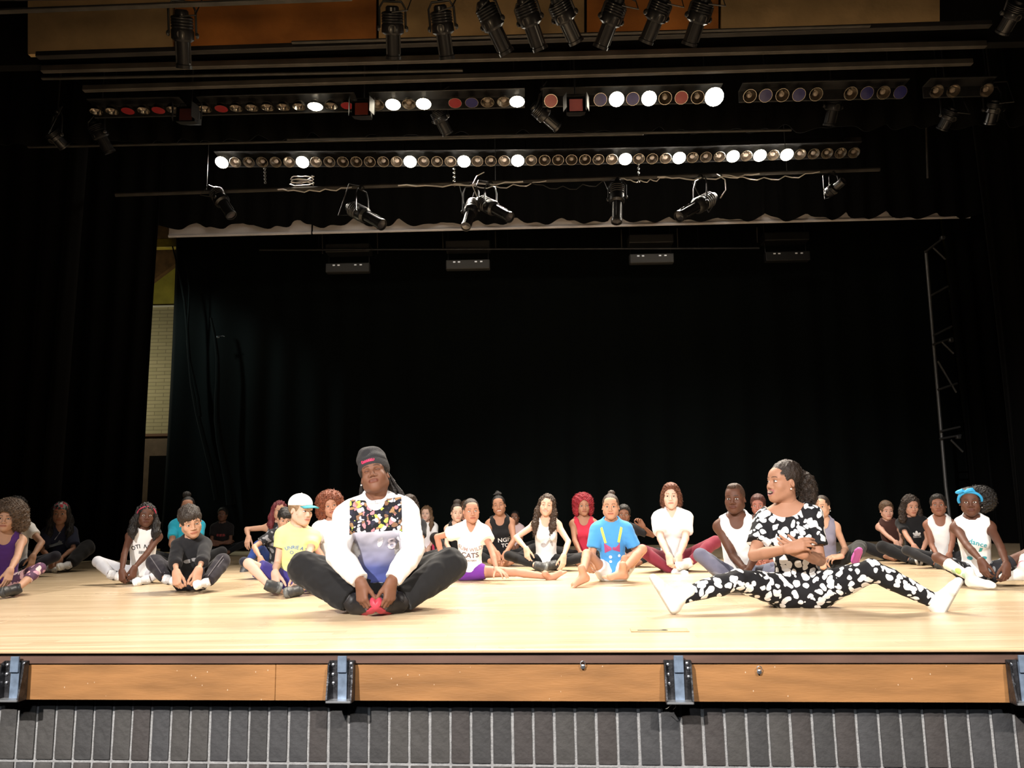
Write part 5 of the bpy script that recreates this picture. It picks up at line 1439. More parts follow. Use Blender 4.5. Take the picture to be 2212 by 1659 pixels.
    if hat and hat['kind'] == 'beanie':
        F = Field(); F.ell((0, .018, .070), (.089, .106, .095), k=.01); F.ell((-.014, .045, .142), (.078, .082, .058), k=.05)
        F.disp(lambda P: .0035 * wav(P, .07, 5, 4) * (P[:, 2] > .08)); F.cut((0, -.08, .036), (0, -.22, -1))
        v, q_ = F.mesh(.0042); o = link('beanie', np_mesh('beanie', xf(v * sh, RH, HC), quads=q_), mat('beanie_knit', (.022, .021, .023), .95, bump=.5, bscale=260), root)
        F = Field(); F.ell((0, .016, .050), (.092, .111, .085), k=.01); F.cut((0, -.08, .030), (0, -.22, -1)); F.cut((0, -.08, .082), (0, .22, 1)); F.disp(lambda P: .0008 * np.sin(np.arctan2(P[:, 0], P[:, 1]) * 70))
        v, q_ = F.mesh(.0042); co = xf(v * sh, RH, HC); link('cuff', np_mesh('cuff', co, quads=q_), mat('beanie_cuff', (.030, .028, .030), .95, bump=.5, bscale=260), o)
        bb = BVHTree.FromPolygons(co.tolist(), q_.tolist()); pts_ = []
        for i in range(64):        # an illegible red script word, stitched
            u = i / 63; x = -.052 + .074 * u; zz = .060 + .0065 * math.sin(u * 46) * (1 if i % 9 else 1.4) + (.007 if u < .06 else 0)
            o0 = Vector(RH @ (_V(x + .004 * math.cos(u * 46), -.3, zz) * sh) + HC); hit = bb.ray_cast(o0, Vector(RH @ _V(0, 1, 0)))
            if hit[0] is not None: pts_.append(hit[0])
        if len(pts_) > 4: MB().tube(pts_, .0030, 5).build('embroidery', mat('embroidery_red', (.75, .035, .12), .6), o, True)
    if hat and hat['kind'] == 'cap':
        F = Field(); F.ell((0, .014, .050), (.086, .107, .084), k=.01); F.cut((0, -.08, .046), (0, -.10, -1))
        v, q_ = F.mesh(.0045); o = link('cap', np_mesh('cap', xf(v * sh, RH, HC), quads=q_), cloth_mat('cap_%s' % label[:30], hat['col']), root)
        if hat.get('back'):
            on_head(MB().tube([(x, -.088 + .35 * x * x * 8, .062 - abs(x) * .1) for x in (-.045, -.02, 0, .02, .045)], [.004] * 5, 6), 'cap_strap', mat('cap_strap', (.01, .01, .012), .7), par=o)
        else:
            mb = MB(); nv = 11; a = math.radians(hat.get('turn', 0)); ca, sa = math.cos(a), math.sin(a)
            rings = []
            for (rr, zz) in ((0, .0), (.5, .0045), (1, .002), (1.0, -.004), (.5, -.002), (0, -.006)):
                rings.append([(math.sin(t) * (.080 + .006 * rr), .005 - math.cos(t) * (.094 + .084 * rr) * 1.0 , .050 + zz - .010 * rr - .02 * math.sin(t) ** 2) for t in [-.95 + 1.9 * i / (nv - 1) for i in range(nv)]])
            mb.v = [Vector((p[0] * ca - p[1] * sa, p[0] * sa + p[1] * ca, p[2])) for r_ in rings for p in r_]
            mb.f = [(j * nv + i, j * nv + i + 1, ((j + 1) % 6) * nv + i + 1, ((j + 1) % 6) * nv + i) for j in range(6) for i in range(nv - 1)]
            mb.f += [tuple(j * nv for j in range(6)), tuple(j * nv + nv - 1 for j in range(6))[::-1]]
            for f_i in range(len(mb.f)): mb.f[f_i] = mb.f[f_i][::-1]
            ob = on_head(mb, 'cap_brim', mat('brim_teal', hat['brim'], .7), par=o)
            on_head(MB().lathe([(.007, 0), (.005, .005), (0, .006)], 8, Matrix.Translation((0, .014, .133))), 'button', mat('cap_button', (.7, .7, .7), .7), par=o)
    if g('headband'):
        hb = g('headband'); w_ = hb.get('w', .012); fy = hb.get('fwd', .05); z0 = .118 - fy * .62
        pts_ = [(math.sin(t) * .0865, .012 - fy * (.4 + 1.0 * math.cos(t * .8)) , .020 + (z0 - .020 + .006) * math.cos(t)) for t in [-1.9 + 3.8 * i / 24 for i in range(25)]]
        mb = MB(); mb.tube(pts_, w_, 8); o = on_head(mb, 'headband', mat('band_%.2f%.2f' % hb['col'][:2], hb['col'], .6))
        if hb.get('bow'):
            bx = -.030; by = .012 - fy * 1.35; z0 = pts_[10][2]
            for e in (-1, 1):
                mb = MB(); mb.tube([(bx, by - .010, z0 + .006), (bx + e * .022, by - .016, z0 + .018), (bx + e * .052, by - .008, z0 + .016 - (.012 if e < 0 else -.006)), (bx + e * .072, by, z0 + .002)], [.010, .017, .019, .008], 10); on_head(mb, 'bow_loop', mat('band_%.2f%.2f' % hb['col'][:2]), par=o)
            on_head(MB().tube([(bx - .010, by - .014, z0 + .006), (bx + .010, by - .015, z0 + .010)], .013, 10), 'bow_knot', mat('band_%.2f%.2f' % hb['col'][:2]), par=o)
    if g('earring'):
        for q in g('earring'):
            on_head(MB().lathe([(0, -.006), (.0055, -.002), (.0055, .002), (0, .006)], 8, Matrix.Translation((q * .084, -.004, -.043))), 'earring', mat('pearl', (.85, .82, .76), .2))
    if g('glasses'): pass
    return dict(root=root, HC=HC, RH=RH, sh=sh, s=s, D=D, X=X, bvh=bvh, arms=arms, legs=legs, T=T, R2=R2, NB=NB)
# ================================================================== THE PEOPLE, front to back
DARK, BROWN, MID, LIGHT, FAIR = (.095, .038, .022), (.175, .078, .046), (.34, .17, .105), (.47, .265, .175), (.60, .385, .29)
WHITE, BLACK = (.80, .79, .78), (.010, .010, .011)
HBLK, HBRN, HDKB = (.010, .008, .007), (.06, .032, .018), (.026, .016, .011)
PETAL = dict(kind='blobs', ground=(.012, .012, .014), spot=(.80, .80, .80), scale=25, size=.46, warp=18, amt=.05)
SNEAK = dict(kind='shoe', col=(.55, .55, .56), toe=(.75, .75, .75), stripe=(.05, .05, .06), sole=(.78, .78, .76), lace=(.8, .8, .78))
BLKSHOE = dict(kind='shoe', col=(.018, .018, .02), toe=(.03, .03, .03), sole=(.05, .05, .05))
GREYSHOE = dict(kind='shoe', col=(.04, .042, .043), sole=(.11, .115, .11))
BARE = dict(kind='bare')
SOCKW = dict(kind='sock', col=(.78, .77, .74))
TIGHT = dict(kind='tight')
def FC(n=1.0, l=1.0, m='closed', e='open', c=0.0): return dict(nose=n, lip=l, mouth=m, eyes=e, chub=c)
def trefoil():
    return [ellipse(0, .055, .018, .034), ellipse(-.028, .040, .016, .030, .7), ellipse(.028, .040, .016, .030, -.7)] + [[(-.05, z), (.05, z), (.05, z + .006), (-.05, z + .006)] for z in (.012, .000, -.012)]

# ---- the two leaders at the front of the stage
man = person(label='man in black beanie and white sweatshirt sitting cross-legged at the stage front', x=818, feet=(797, 1335), top=990, skin=BROWN, bulk=1.10, shoulder=.176, lean=16, tilt=-2.5, reach=.46, leg=.89,
    face=dict(nose=1.3, lip=1.2, eyes='closed', jaw=1.02), head=(-9, 19, -13), hair=dict(kind='locks', len=.15, n=46, seed=3), hat=dict(kind='beanie'), earring=(-1,),
    leg_a=dict(to=(-.135, -.30, .070), pole=(-1, -.42, .46), fdir=(.42, -.88, .22), fup=(-.85, .12, .45)), leg_b=dict(to=(.135, -.30, .070), pole=(1, -.42, .46), fdir=(-.42, -.88, .22), fup=(.85, .12, .45)),
    arm_a=dict(to=(-.082, -.435, .185), pole=(-1, .0, -.18), hd=(.10, -.22, -.97), pn=(-.62, -.75, .1), hand='cup'), arm_b=dict(to=(.082, -.435, .185), pole=(1, .0, -.18), hd=(-.10, -.22, -.97), pn=(.62, -.75, .1), hand='cup'), hand_scale=1.05,
    top_wear=dict(kind='long', name='sweatshirt', col=(.80, .79, .80), neck='crew', rim=.026, ring=(.8, .79, .8), fold=.007, loose=.012, hem=.165,
        prints=[dict(grid=(-.150, .150, .075, .240, 64, 46), mname='print_panel', label='black chest panel with a multicoloured patch print', mat=dict(kind='blobs', ground=(.014, .014, .018), spot=WHITE, scale=42, size=.55, warp=30, amt=.035, multi=((.62, .62, .66), (.02, .02, .03), (.42, .50, .10), (.22, .12, .07), (.5, .5, .54), (.55, .22, .25), (.03, .03, .05), (.34, .20, .10)))),
                dict(grid=(-.132, .132, -.245, .075, 32, 26), taper=.0, mname='fade_panel', label='grey lower front fading to blue at the hem', mat=dict(kind='bands', lo=.18, hi=.50, stops=((0, (.07, .09, .28)), (.16, (.09, .11, .30)), (.30, (.26, .26, .40)), (.62, (.46, .45, .54)), (1, (.66, .65, .70))))),
                dict(text='8', size=.105, at=(.085, -.01), col=(.78, .70, .76), start=.16, lift=.004), dict(polys=[ellipse(.0, 0, .016, .034, -.3), ellipse(.115, .01, .022, .022)], at=(.02, .01), col=(.66, .64, .69), start=.16, lift=.002)]), socks=dict(t0=1.6, col=(.012, .012, .013)), bottom=dict(t=1.96, col=(.012, .012, .013), loose=.024, fold=.008, off=.012),
    shoes=dict(kind='shoe', col=(.014, .013, .015), toe=(.10, .09, .10), stripe=(.02, .018, .02), sole=(.50, .05, .08), lace=(.02, .02, .02), tread=(.02, .02, .02)))
woman = person(label='woman in black top and leggings with white petal print, legs spread wide', x=1728, feet=(1745, 1316), top=1001, reach=.10, hipw=1.32, thigh=1.25, skin=MID, fem=1, lean=2, tilt=-6, face=dict(nose=1.05, lip=1.05, mouth='open', jaw=.93), head=(-54, 5, 0),
    gaze=(-10, 0), hair=dict(kind='pony', bulk=1.35, seed=4, at=(0, .105, .015), fall=(.02, .07, -.17)), hair_col=(.022, .014, .010), earring=(1,), lips=(.30, .11, .10), brow=(.03, .016, .012), foot_scale=1.1,
    leg_a=dict(to=('p', 1464, 1290, -.24), pole=(-.1, -.75, .7), fdir=(-.42, -.35, .84), fup=(.84, .2, .45)), leg_b=dict(to=('p', 2016, 1297, -.26), pole=(.1, -.75, .7), fdir=(.42, -.35, .84), fup=(-.84, .2, .45)),
    arm_a=dict(elbow=('p', 1622, 1222, -.12), to=('p', 1700, 1186, -.24), hand='relax', hd=(.85, -.1, .25), pn=(-.2, -.9, .45)), arm_b=dict(elbow=('p', 1775, 1232, -.10), to=('p', 1722, 1192, -.30), hand='relax', hd=(-.75, -.15, .38), pn=(.1, -.85, -.2)),
    shoes=SOCKW, top_wear=dict(kind='tee', name='petal_top', neck='wide', col=PETAL, loose=.016, sleeve=.68, hem=.03, fold=.006), bottom=dict(name='leggings', col=PETAL, off=.006, loose=.004, t=1.97, fold=.004))

# ---- second row
person(label='girl with big curly brown hair, purple tank top and pink floral leggings', x=2, feet=(0, 1291), top=1092, skin=LIGHT, fem=.2, lean=18, head=(-4, -2, 4), face=FC(1.1, 1.05, c=.5), hair=dict(kind='afro', bulk=1.45, low=True, seed=2, dx=.02), hair_col=(.085, .055, .036),
    top_wear=dict(kind='tank', neck='scoop', col=(.075, .025, .15)), bottom=dict(name='leggings', col=dict(kind='blobs', ground=(.10, .05, .09), spot=(.6, .3, .3), scale=26, size=.5, multi=((.62, .36, .36), (.12, .05, .10), (.5, .28, .36), (.66, .5, .48))), off=.006, t=1.55),
    leg_b=dict(knee=('p', 104, 1218, -.1), to=('p', 28, 1280, -.36)), arm_b=dict(to=('p', 12, 1258, -.42), hand='relax'), shoes=BLKSHOE)
person(label='girl with black hair and white T-shirt sitting behind the purple tank top', x=30, feet=(40, 1252), top=1078, skin=LIGHT, fem=.3, head=(-5, 0, 0), tilt=-4, face=FC(1.1, 1.1), hair=dict(kind='afro', bulk=.55, seed=5), hair_col=HBLK,
    top_wear=dict(kind='tee', col=WHITE, sleeve=.5), bottom=dict(col=(.02, .02, .03)), arm_b=dict(elbow=('p', 108, 1192, -.10), to=('p', 62, 1216, -.30), hand='relax'), shoes=BLKSHOE)
person(label='girl with red patterned backward cap, long black hair and navy baseball jersey', x=124, feet=(122, 1238), top=1087, skin=MID, fem=.5, lean=16, head_scale=.93, head=(-4, -2, 0), face=FC(1.1, 1.1), hair=dict(kind='long', len=.24, bulk=1.15, seed=6), hair_col=HBLK,
    hat=dict(kind='cap', back=True, col=dict(kind='blobs', ground=(.25, .27, .27), spot=(.5, .05, .07), scale=30, size=.55, multi=((.5, .05, .07), (.5, .5, .5), (.45, .06, .1), (.03, .06, .05)))),
    top_wear=dict(kind='tee', name='jersey', col=(.016, .019, .04), neck='v', sleeve=.85, loose=.03, fold=.008, prints=[dict(polys=[[(-.10, .0), (.07, .03), (.075, .085), (.05, .06), (.02, .085), (0, .05), (-.10, .035)]], at=(-.01, -.02), col=(.16, .18, .2)), dict(polys=[[(-.055, .05), (-.045, .045), (.02, .15), (.008, .15)]], at=(.0, .02), col=(.5, .5, .52))]),
    bottom=dict(col=(.010, .010, .011), loose=.03, fold=.008), leg_b=dict(knee=('p', 198, 1176, -.05), to=('p', 140, 1228, -.32)), shoes=SNEAK)
person(label='girl with red hairband, white printed sleeveless top and pale grey leggings', x=300, feet=(262, 1267), top=1090, skin=DARK, fem=.3, lean=17, tilt=3, head=(12, 2, 4), gaze=(-6, 14), face=FC(1.25, 1.2, c=.2), hair=dict(kind='long', len=.17, bulk=1.25, seed=7), hair_col=HBLK, headband=dict(col=(.40, .03, .07), w=.007, fwd=.055),
    top_wear=dict(kind='sleeveless', col=WHITE, prints=[dict(text='OTI  NW', size=.066, at=(0, .055), arc=6, col=(.02, .02, .02)), dict(text='IIIIII', size=.05, at=(0, -.02), col=(.02, .02, .02))]), bottom=dict(name='leggings', col=(.50, .50, .53), off=.006, loose=.004),
    leg_a=dict(knee=('p', 197, 1208, -.10), to=('p', 252, 1252, -.32)), arm_a=dict(to=('p', 262, 1238, -.36)), arm_b=dict(to=('p', 280, 1240, -.36)), shoes=SNEAK)
person(label='boy with tousled dark hair and black sweatshirt looking down, long dark trousers', x=412, feet=(400, 1283), top=1096, skin=LIGHT, lean=20, tilt=-2, head=(16, -16, -14), gaze=(0, -8), face=FC(1.0, 1.0), hair=dict(kind='bowl', seed=1), hair_col=(.03, .022, .017), head_scale=.92,
    leg_a=dict(knee=('p', 296, 1190, -.14), to=('p', 372, 1270, -.32)), leg_b=dict(knee=('p', 514, 1184, -.12), to=('p', 440, 1266, -.30)), arm_a=dict(to=('p', 380, 1248, -.40), pole=(-1, .1, 0)), arm_b=dict(to=('p', 424, 1250, -.40), pole=(1, .1, 0)),
    top_wear=dict(kind='three', name='sweatshirt', col=(.013, .013, .015), loose=.016, fold=.007, prints=[dict(polys=[ellipse(-.035, -.05, .055, .026, .25), ellipse(.045, -.035, .05, .024, -.2)], at=(0, .035), col=(.30, .30, .31)), dict(polys=[ellipse(0, -.045, .012, .03)], at=(0, .035), col=(.02, .02, .02), lift=.001)]),
    bottom=dict(col=(.020, .017, .022), loose=.018, fold=.007, stripe=(.10, .09, .10)), shoes=SNEAK)
person(label='person with a high bun and turquoise top hidden behind the tousled-haired boy', x=400, feet=(400, 1238), top=1074, skin=MID, fem=.4, head=(0, 0, 0), face=FC(1.1, 1.1), hair=dict(kind='bun', size=.045, at=(-.02, .045, .145)), hair_col=HBLK, top_wear=dict(kind='tee', col=(.02, .38, .55)), bottom=dict(col=BLACK))
person(label='small child in black T-shirt with red print sitting far back before the curtain', x=478, feet=(480, 1203), top=1098, skin=BROWN, head=(-10, 6, 0), face=FC(1.2, 1.1), hair=dict(kind='short'), hair_col=HBLK, top_wear=dict(kind='tee', col=(.016, .013, .014), prints=[dict(polys=[[(-.10, -.01), (-.06, -.02), (-.05, .03), (-.09, .035)], [(-.045, -.02), (.0, -.02), (.01, .035), (-.04, .03)], [(.015, -.02), (.07, -.015), (.06, .03), (.02, .035)]], at=(0, 0), col=(.25, .03, .03))]),
    bottom=dict(col=BLACK), arm_a=dict(to=(.06, -.17, .26), pole=(-1, -.1, -.4), hd=(1, -.1, .1), pn=(0, -1, .3), hand='relax'), arm_b=dict(to=(-.06, -.19, .23), pole=(1, -.1, -.4), hd=(-1, -.1, .1), pn=(0, -1, .3), hand='relax'))
person(label='woman with dark red hair and blue jeans resting an arm on her knee', x=590, feet=(560, 1233), top=1084, skin=LIGHT, fem=.7, lean=4, tilt=5, head=(14, 0, 3), face=FC(1.0, 1.1), hair=dict(kind='long', len=.18, bulk=1.1, seed=8), hair_col=(.13, .018, .025),
    leg_a=dict(knee=('p', 556, 1172, -.30), to=('p', 530, 1226, -.42), fdir=(-.2, -1, -.05), fup=(0, 0, 1)), arm_a=dict(elbow=('p', 548, 1142, -.05), to=('p', 540, 1172, -.30), hand='relax', hd=(-.1, -.6, -.7), pn=(-.3, -.6, .6)), leg_b=dict(),
    top_wear=dict(kind='tank', col=dict(kind='blobs', ground=(.014, .014, .016), spot=(.16, .16, .17), scale=30, size=.35)), bottom=dict(name='jeans', col=(.02, .05, .22), fold=.006), shoes=dict(kind='shoe', col=(.06, .06, .065), sole=(.1, .1, .1)))
person(label='boy with dark hair and dark grey patterned shirt, head bowed behind the white cap', x=600, feet=(592, 1252), top=1100, skin=LIGHT, lean=16, tilt=8, head=(10, -16, 6), face=FC(1.0, 1.0), hair=dict(kind='bowl', seed=3), hair_col=HBLK,
    arm_a=dict(to=('p', 562, 1205, -.28), pole=(-1, .1, -.1), hand='relax'), top_wear=dict(kind='tee', col=dict(kind='blobs', ground=(.02, .02, .023), spot=(.2, .2, .21), scale=26, size=.4)), bottom=dict(col=(.015, .017, .03)), shoes=GREYSHOE)
person(label='boy in white cap with teal brim and yellow T-shirt, bare legs and grey shoes', x=632, feet=(606, 1289), top=1071, skin=FAIR, lean=12, tilt=6, head_scale=.88, head=(44, -6, 2), gaze=(0, -10), face=FC(1.0, 1.0), hair=dict(kind='crop'), hair_col=(.25, .16, .09), hat=dict(kind='cap', col=(.8, .8, .79), brim=(.03, .28, .33), turn=4),
    leg_a=dict(knee=('p', 546, 1222, -.16), to=('p', 592, 1276, -.36)), leg_b=dict(to=('p', 646, 1274, -.34)), arm_a=dict(elbow=('p', 600, 1212, -.06), to=('p', 590, 1254, -.34), hand='relax'), arm_b=dict(to=('p', 640, 1250, -.36)),
    top_wear=dict(kind='tee', col=(.78, .76, .30), sleeve=.45, loose=.016, fold=.006, prints=[dict(text='UNRIE A Y', size=.050, at=(.0, .055), arc=5, col=(.10, .20, .42)), dict(text='O', size=.05, at=(-.04, .0), col=(.12, .2, .4))]), bottom=dict(name='shorts', col=(.045, .035, .20), t=.75, loose=.016, off=.012), shoes=GREYSHOE)
person(label='girl with big curly reddish brown hair and white top behind the white cap', x=718, feet=(700, 1255), top=1070, skin=(.40, .20, .13), fem=.4, head=(6, 4, -12), tilt=-3, face=FC(1.2, 1.2), hair=dict(kind='afro', bulk=1.15, low=True, seed=9), hair_col=(.16, .045, .02), top_wear=dict(kind='tee', col=WHITE), bottom=dict(col=BLACK))
person(label='girl with curly dark hair mostly hidden behind the shoulder of the man in the beanie', x=884, feet=(884, 1238), top=1072, skin=LIGHT, fem=.4, head=(-8, 0, 0), face=FC(), hair=dict(kind='curlybob', seed=4), hair_col=HDKB, top_wear=dict(kind='tee', col=(.012, .012, .015)), bottom=dict(col=BLACK))
person(label='girl with long light brown hair and white top far back, bright pink leggings', x=922, feet=(930, 1205), top=1094, skin=FAIR, fem=.4, head=(-14, 0, 0), face=FC(), hair=dict(kind='long', len=.2, seed=1), hair_col=(.13, .075, .04), top_wear=dict(kind='tee', col=WHITE), bottom=dict(name='leggings', col=(.6, .03, .10), loose=.006),
    leg_b=dict(knee=('p', 946, 1160, -.30), to=('p', 940, 1196, -.38), fdir=(0, -1, 0), fup=(0, 0, 1)), shoes=BLKSHOE)
person(label='fair girl with messy dark updo and black tank top behind the girl doing the splits', x=988, feet=(985, 1226), top=1088, skin=FAIR, fem=.4, head=(10, -4, 0), face=FC(), hair=dict(kind='bun', size=.05, at=(.01, .03, .13)), hair_col=HDKB, top_wear=dict(kind='tank', neck='tank', col=BLACK), bottom=dict(col=(.02, .017, .018), loose=.015), leg_a=dict(knee=('p', 948, 1172, -.08)))
person(label='person with brown face almost hidden between the dark updo and the white-shirted girl', x=1008, feet=(1008, 1216), top=1083, skin=(.36, .17, .12), fem=.3, face=FC(1.1), hair=dict(kind='short', seed=2), hair_col=HBRN, top_wear=dict(kind='tee', col=(.02, .016, .016)), bottom=dict(col=BLACK))
person(label='girl in white printed T-shirt and purple shorts doing the splits beside the man', x=1015, feet=(1020, 1256), top=1078, reach=.10, skin=(.42, .21, .14), fem=.15, lean=16, tilt=3, head=(10, -3, -3), gaze=(6, -14), face=FC(1.05, 1.1), hair=TIGHT, hair_col=HDKB,
    leg_a=dict(to=('p', 855, 1252, -.06), pole=(-.2, -.2, 1), fdir=(-.5, -.2, .85), fup=(.9, 0, .4)), leg_b=dict(to=('p', 1214, 1248, -.10), pole=(.1, -.2, 1), fdir=(.75, -.3, .6), fup=(-.5, -.6, .6)),
    arm_a=dict(to=('p', 955, 1205, .02), pole=(-1, .5, 0), hand='relax'), arm_b=dict(to=('p', 1076, 1240, -.32), pole=(1, .4, 0), hand='spread', hd=(.55, -.75, -.30), pn=(.1, -.2, 1)),
    top_wear=dict(kind='cap', col=WHITE, neck='v', loose=.028, sleeve=.42, hem=.11, prints=[dict(text='SUM WILD', size=.062, at=(.0, -.035), arc=-3, col=(.35, .26, .27)), dict(text='CATS', size=.085, at=(0, -.105), arc=-2, col=(.13, .09, .10)), dict(text='EASTERN', size=.028, at=(.02, -.165), col=(.2, .15, .16))]),
    bottom=dict(name='shorts', col=(.16, .035, .30), t=.22, rise=.24), shoes=BARE)
person(label='smiling girl with spiky updo and black tank top with white lettering', x=1085, feet=(1092, 1227), top=1071, skin=MID, fem=.6, lean=12, tilt=-3, head=(-4, 2, -7), face=FC(1.15, 1.15, 'smile', 'half'), hair=dict(kind='spiky', seed=3), hair_col=HBLK,
    top_wear=dict(kind='tank', neck='tank', col=BLACK, prints=[dict(text='NGE', size=.085, at=(.04, -.06), col=WHITE), dict(text='TO', size=.07, at=(.05, -.135), col=WHITE)]), bottom=dict(col=BLACK))
person(label='small dark-skinned child far back between the two smiling girls', x=1114, feet=(1114, 1196), top=1104, skin=BROWN, head=(-10, 0, 0), face=FC(1.2, 1.1), hair=dict(kind='crop'), hair_col=HBLK, top_wear=dict(kind='tee', col=(.6, .45, .45)), bottom=dict(col=BLACK))
person(label='smiling girl with long wavy brown hair, white tank top and black leggings', x=1180, feet=(1168, 1238), top=1070, skin=(.60, .37, .27), fem=.7, lean=10, tilt=2, head=(-2, 4, 9), face=FC(.9, 1.0, 'smile', 'half'), hair=dict(kind='wavy', len=.27, bulk=1.1, seed=5), hair_col=(.045, .026, .016),
    arm_a=dict(elbow=('p', 1108, 1166, -.10), to=('p', 1152, 1202, -.30), hand='relax'), arm_b=dict(to=('p', 1218, 1200, -.30), hand='relax'), leg_a=dict(knee=('p', 1096, 1200, -.14), to=('p', 1178, 1228, -.30)), leg_b=dict(knee=('p', 1258, 1204, -.12), to=('p', 1172, 1226, -.26)),
    top_wear=dict(kind='tank', neck='tank', col=WHITE, prints=[dict(polys=[ellipse(.02, -.06, .012, .05, -.5), ellipse(.07, -.06, .014, .05, .3), ellipse(-.03, -.09, .035, .03)], at=(0, 0), col=(.42, .40, .41))]), bottom=dict(name='leggings', col=BLACK, off=.006), shoes=GREYSHOE)
person(label='girl with bright red curly hair and red tank top', x=1264, feet=(1262, 1226), top=1072, skin=MID, fem=.6, lean=8, head=(8, 0, 0), face=FC(1.1, 1.1), hair=dict(kind='afro', bulk=.95, low=True, seed=6), hair_col=(.24, .012, .022), top_wear=dict(kind='tank', neck='scoop', col=(.50, .03, .06)), bottom=dict(col=BLACK))
person(label='child with a top bun, blue T-shirt with pink bow print and white shorts', x=1326, feet=(1272, 1270), top=1068, reach=.52, skin=(.47, .25, .16), lean=12, head=(-2, 0, 0), gaze=(4, 0), face=FC(1.05, 1.05), hair=dict(kind='bun', size=.030, at=(.01, .04, .13)), hair_col=(.045, .026, .017),
    leg_a=dict(knee=('p', 1243, 1172, -.34), to=('p', 1258, 1246, -.48), fdir=(-.72, -.55, -.28), fup=(-.3, -.4, .85)), leg_b=dict(knee=('p', 1390, 1184, -.22), to=('p', 1322, 1258, -.46), fdir=(-.92, -.35, -.02), fup=(.1, -.4, .9)),
    arm_a=dict(elbow=('p', 1284, 1176, -.06), to=('p', 1250, 1214, -.34), hand='cup', hd=(.3, -.3, -.9)), arm_b=dict(elbow=('p', 1372, 1188, -.06), to=('p', 1326, 1214, -.30), hand='relax', hd=(.1, -.25, -.95), pn=(.2, -.9, .1)),
    top_wear=dict(kind='tee', col=(.07, .30, .66), sleeve=.72, loose=.022, prints=[dict(polys=[[(-.005, -.02), (-.085, .025), (-.08, -.085), (-.005, -.045)], [(.005, -.02), (.085, .03), (.085, -.075), (.005, -.045)]], at=(0, -.01), col=(.42, .07, .20)), dict(polys=[[(-.115, .155), (-.120, .19), (-.098, .20), (-.088, .165), (-.055, .03), (-.08, .025)], [(.115, .155), (.120, .19), (.098, .20), (.088, .165), (.06, .04), (.085, .03)]], at=(0, -.01), col=(.68, .76, .12)), dict(polys=[ellipse(-.02, -.125, .018, .018), ellipse(.075, -.115, .014, .016), ellipse(-.02, -.175, .016, .014)], at=(0, -.01), col=(.72, .8, .86))]),
    bottom=dict(name='shorts', col=(.72, .72, .72), t=.40, loose=.006), shoes=BARE)
person(label='person in black behind the blue T-shirt raising a dark hand', x=1362, feet=(1372, 1228), top=1092, skin=BROWN, lean=10, tilt=-8, face=FC(1.2, 1.1), hair=dict(kind='short'), hair_col=HBLK, arm_b=dict(elbow=('p', 1396, 1152, -.05), to=('p', 1378, 1126, -.16), hand='cup', hd=(-.5, -.1, .85), pn=(.3, .8, .3)), top_wear=dict(kind='tee', col=(.012, .011, .012)), bottom=dict(col=BLACK))
person(label='woman with curly auburn hair, white V-neck T-shirt and maroon leggings', x=1457, feet=(1457, 1240), top=1047, skin=(.64, .42, .33), fem=.8, lean=8, bulk=1.04, head=(-3, 0, 1), face=FC(.95, .95), hair=dict(kind='curlybob', seed=7, bulk=.95), hair_col=(.12, .042, .022), brow=(.10, .04, .02),
    leg_a=dict(knee=('p', 1402, 1196, -.16)), leg_b=dict(knee=('p', 1526, 1182, -.12)), top_wear=dict(kind='tee', neck='v', col=WHITE, sleeve=.72, loose=.022, hem=.12), bottom=dict(name='leggings', col=(.17, .022, .038), off=.008), shoes=dict(kind='shoe', col=(.72, .72, .72), sole=(.68, .68, .66)))
person(label='boy with short brown hair, white tank top and grey leggings beside the petal-print woman', x=1603, feet=(1565, 1286), top=1046, skin=DARK, lean=10, tilt=-1, head=(-14, 0, 0), gaze=(8, 0), face=FC(1.3, 1.25, c=.35), hair=dict(kind='mohawk'), hair_col=(.055, .028, .018),
    leg_a=dict(knee=('p', 1512, 1198, -.16), to=('p', 1590, 1262, -.30)), arm_a=dict(elbow=('p', 1572, 1178, -.06), to=('p', 1606, 1226, -.24), hand='relax'), top_wear=dict(kind='tank', neck='tank', col=WHITE), bottom=dict(name='leggings', col=dict(kind='blobs', ground=(.12, .12, .17), spot=(.17, .18, .23), scale=5, size=.5)))
person(label='girl whose face peeks out between the tank-top boy and the petal-print woman', x=1646, feet=(1646, 1228), top=1070, skin=(.30, .12, .09), fem=.3, head=(-6, -4, 0), face=FC(1.15, 1.15), hair=dict(kind='short', seed=4), hair_col=(.06, .02, .015), top_wear=dict(kind='tee', col=(.03, .02, .02)), bottom=dict(col=BLACK))
person(label='girl with pulled-back hair, grey tank top and one pink sock', x=1786, feet=(1786, 1244), top=1071, skin=(.50, .29, .19), fem=.5, lean=8, head=(-18, 0, 0), face=FC(1.0, 1.0), hair=TIGHT, hair_col=HDKB, earring=(1,),
    arm_b=dict(elbow=('p', 1828, 1190, -.04), to=('p', 1808, 1222, -.32), hand='relax', hd=(-.9, -.3, -.1), pn=(.1, -.5, .8)), leg_b=dict(knee=('p', 1884, 1162, .02), to=('p', 1846, 1212, -.30), fdir=(.30, -.55, .75), fup=(.1, 1, .4), shoe=dict(kind='sock', col=(.55, .12, .38))),
    top_wear=dict(kind='tank', neck='tank', col=(.22, .21, .27)), bottom=dict(col=(.022, .022, .020), loose=.012), shoes=BLKSHOE)
person(label='man with short curly light brown hair leaning in at the right, dark tank top', x=1932, feet=(1935, 1214), top=1084, skin=(.55, .31, .23), lean=10, tilt=-6, head=(14, -6, 0), face=FC(1.0), hair=dict(kind='short', bulk=1.2, seed=5), hair_col=(.10, .06, .035), arm_a=dict(to=('p', 1946, 1180, -.35), pole=(-1, .2, 0), hand='relax'), top_wear=dict(kind='tank', col=(.06, .025, .02)), bottom=dict(col=BLACK, loose=.012))
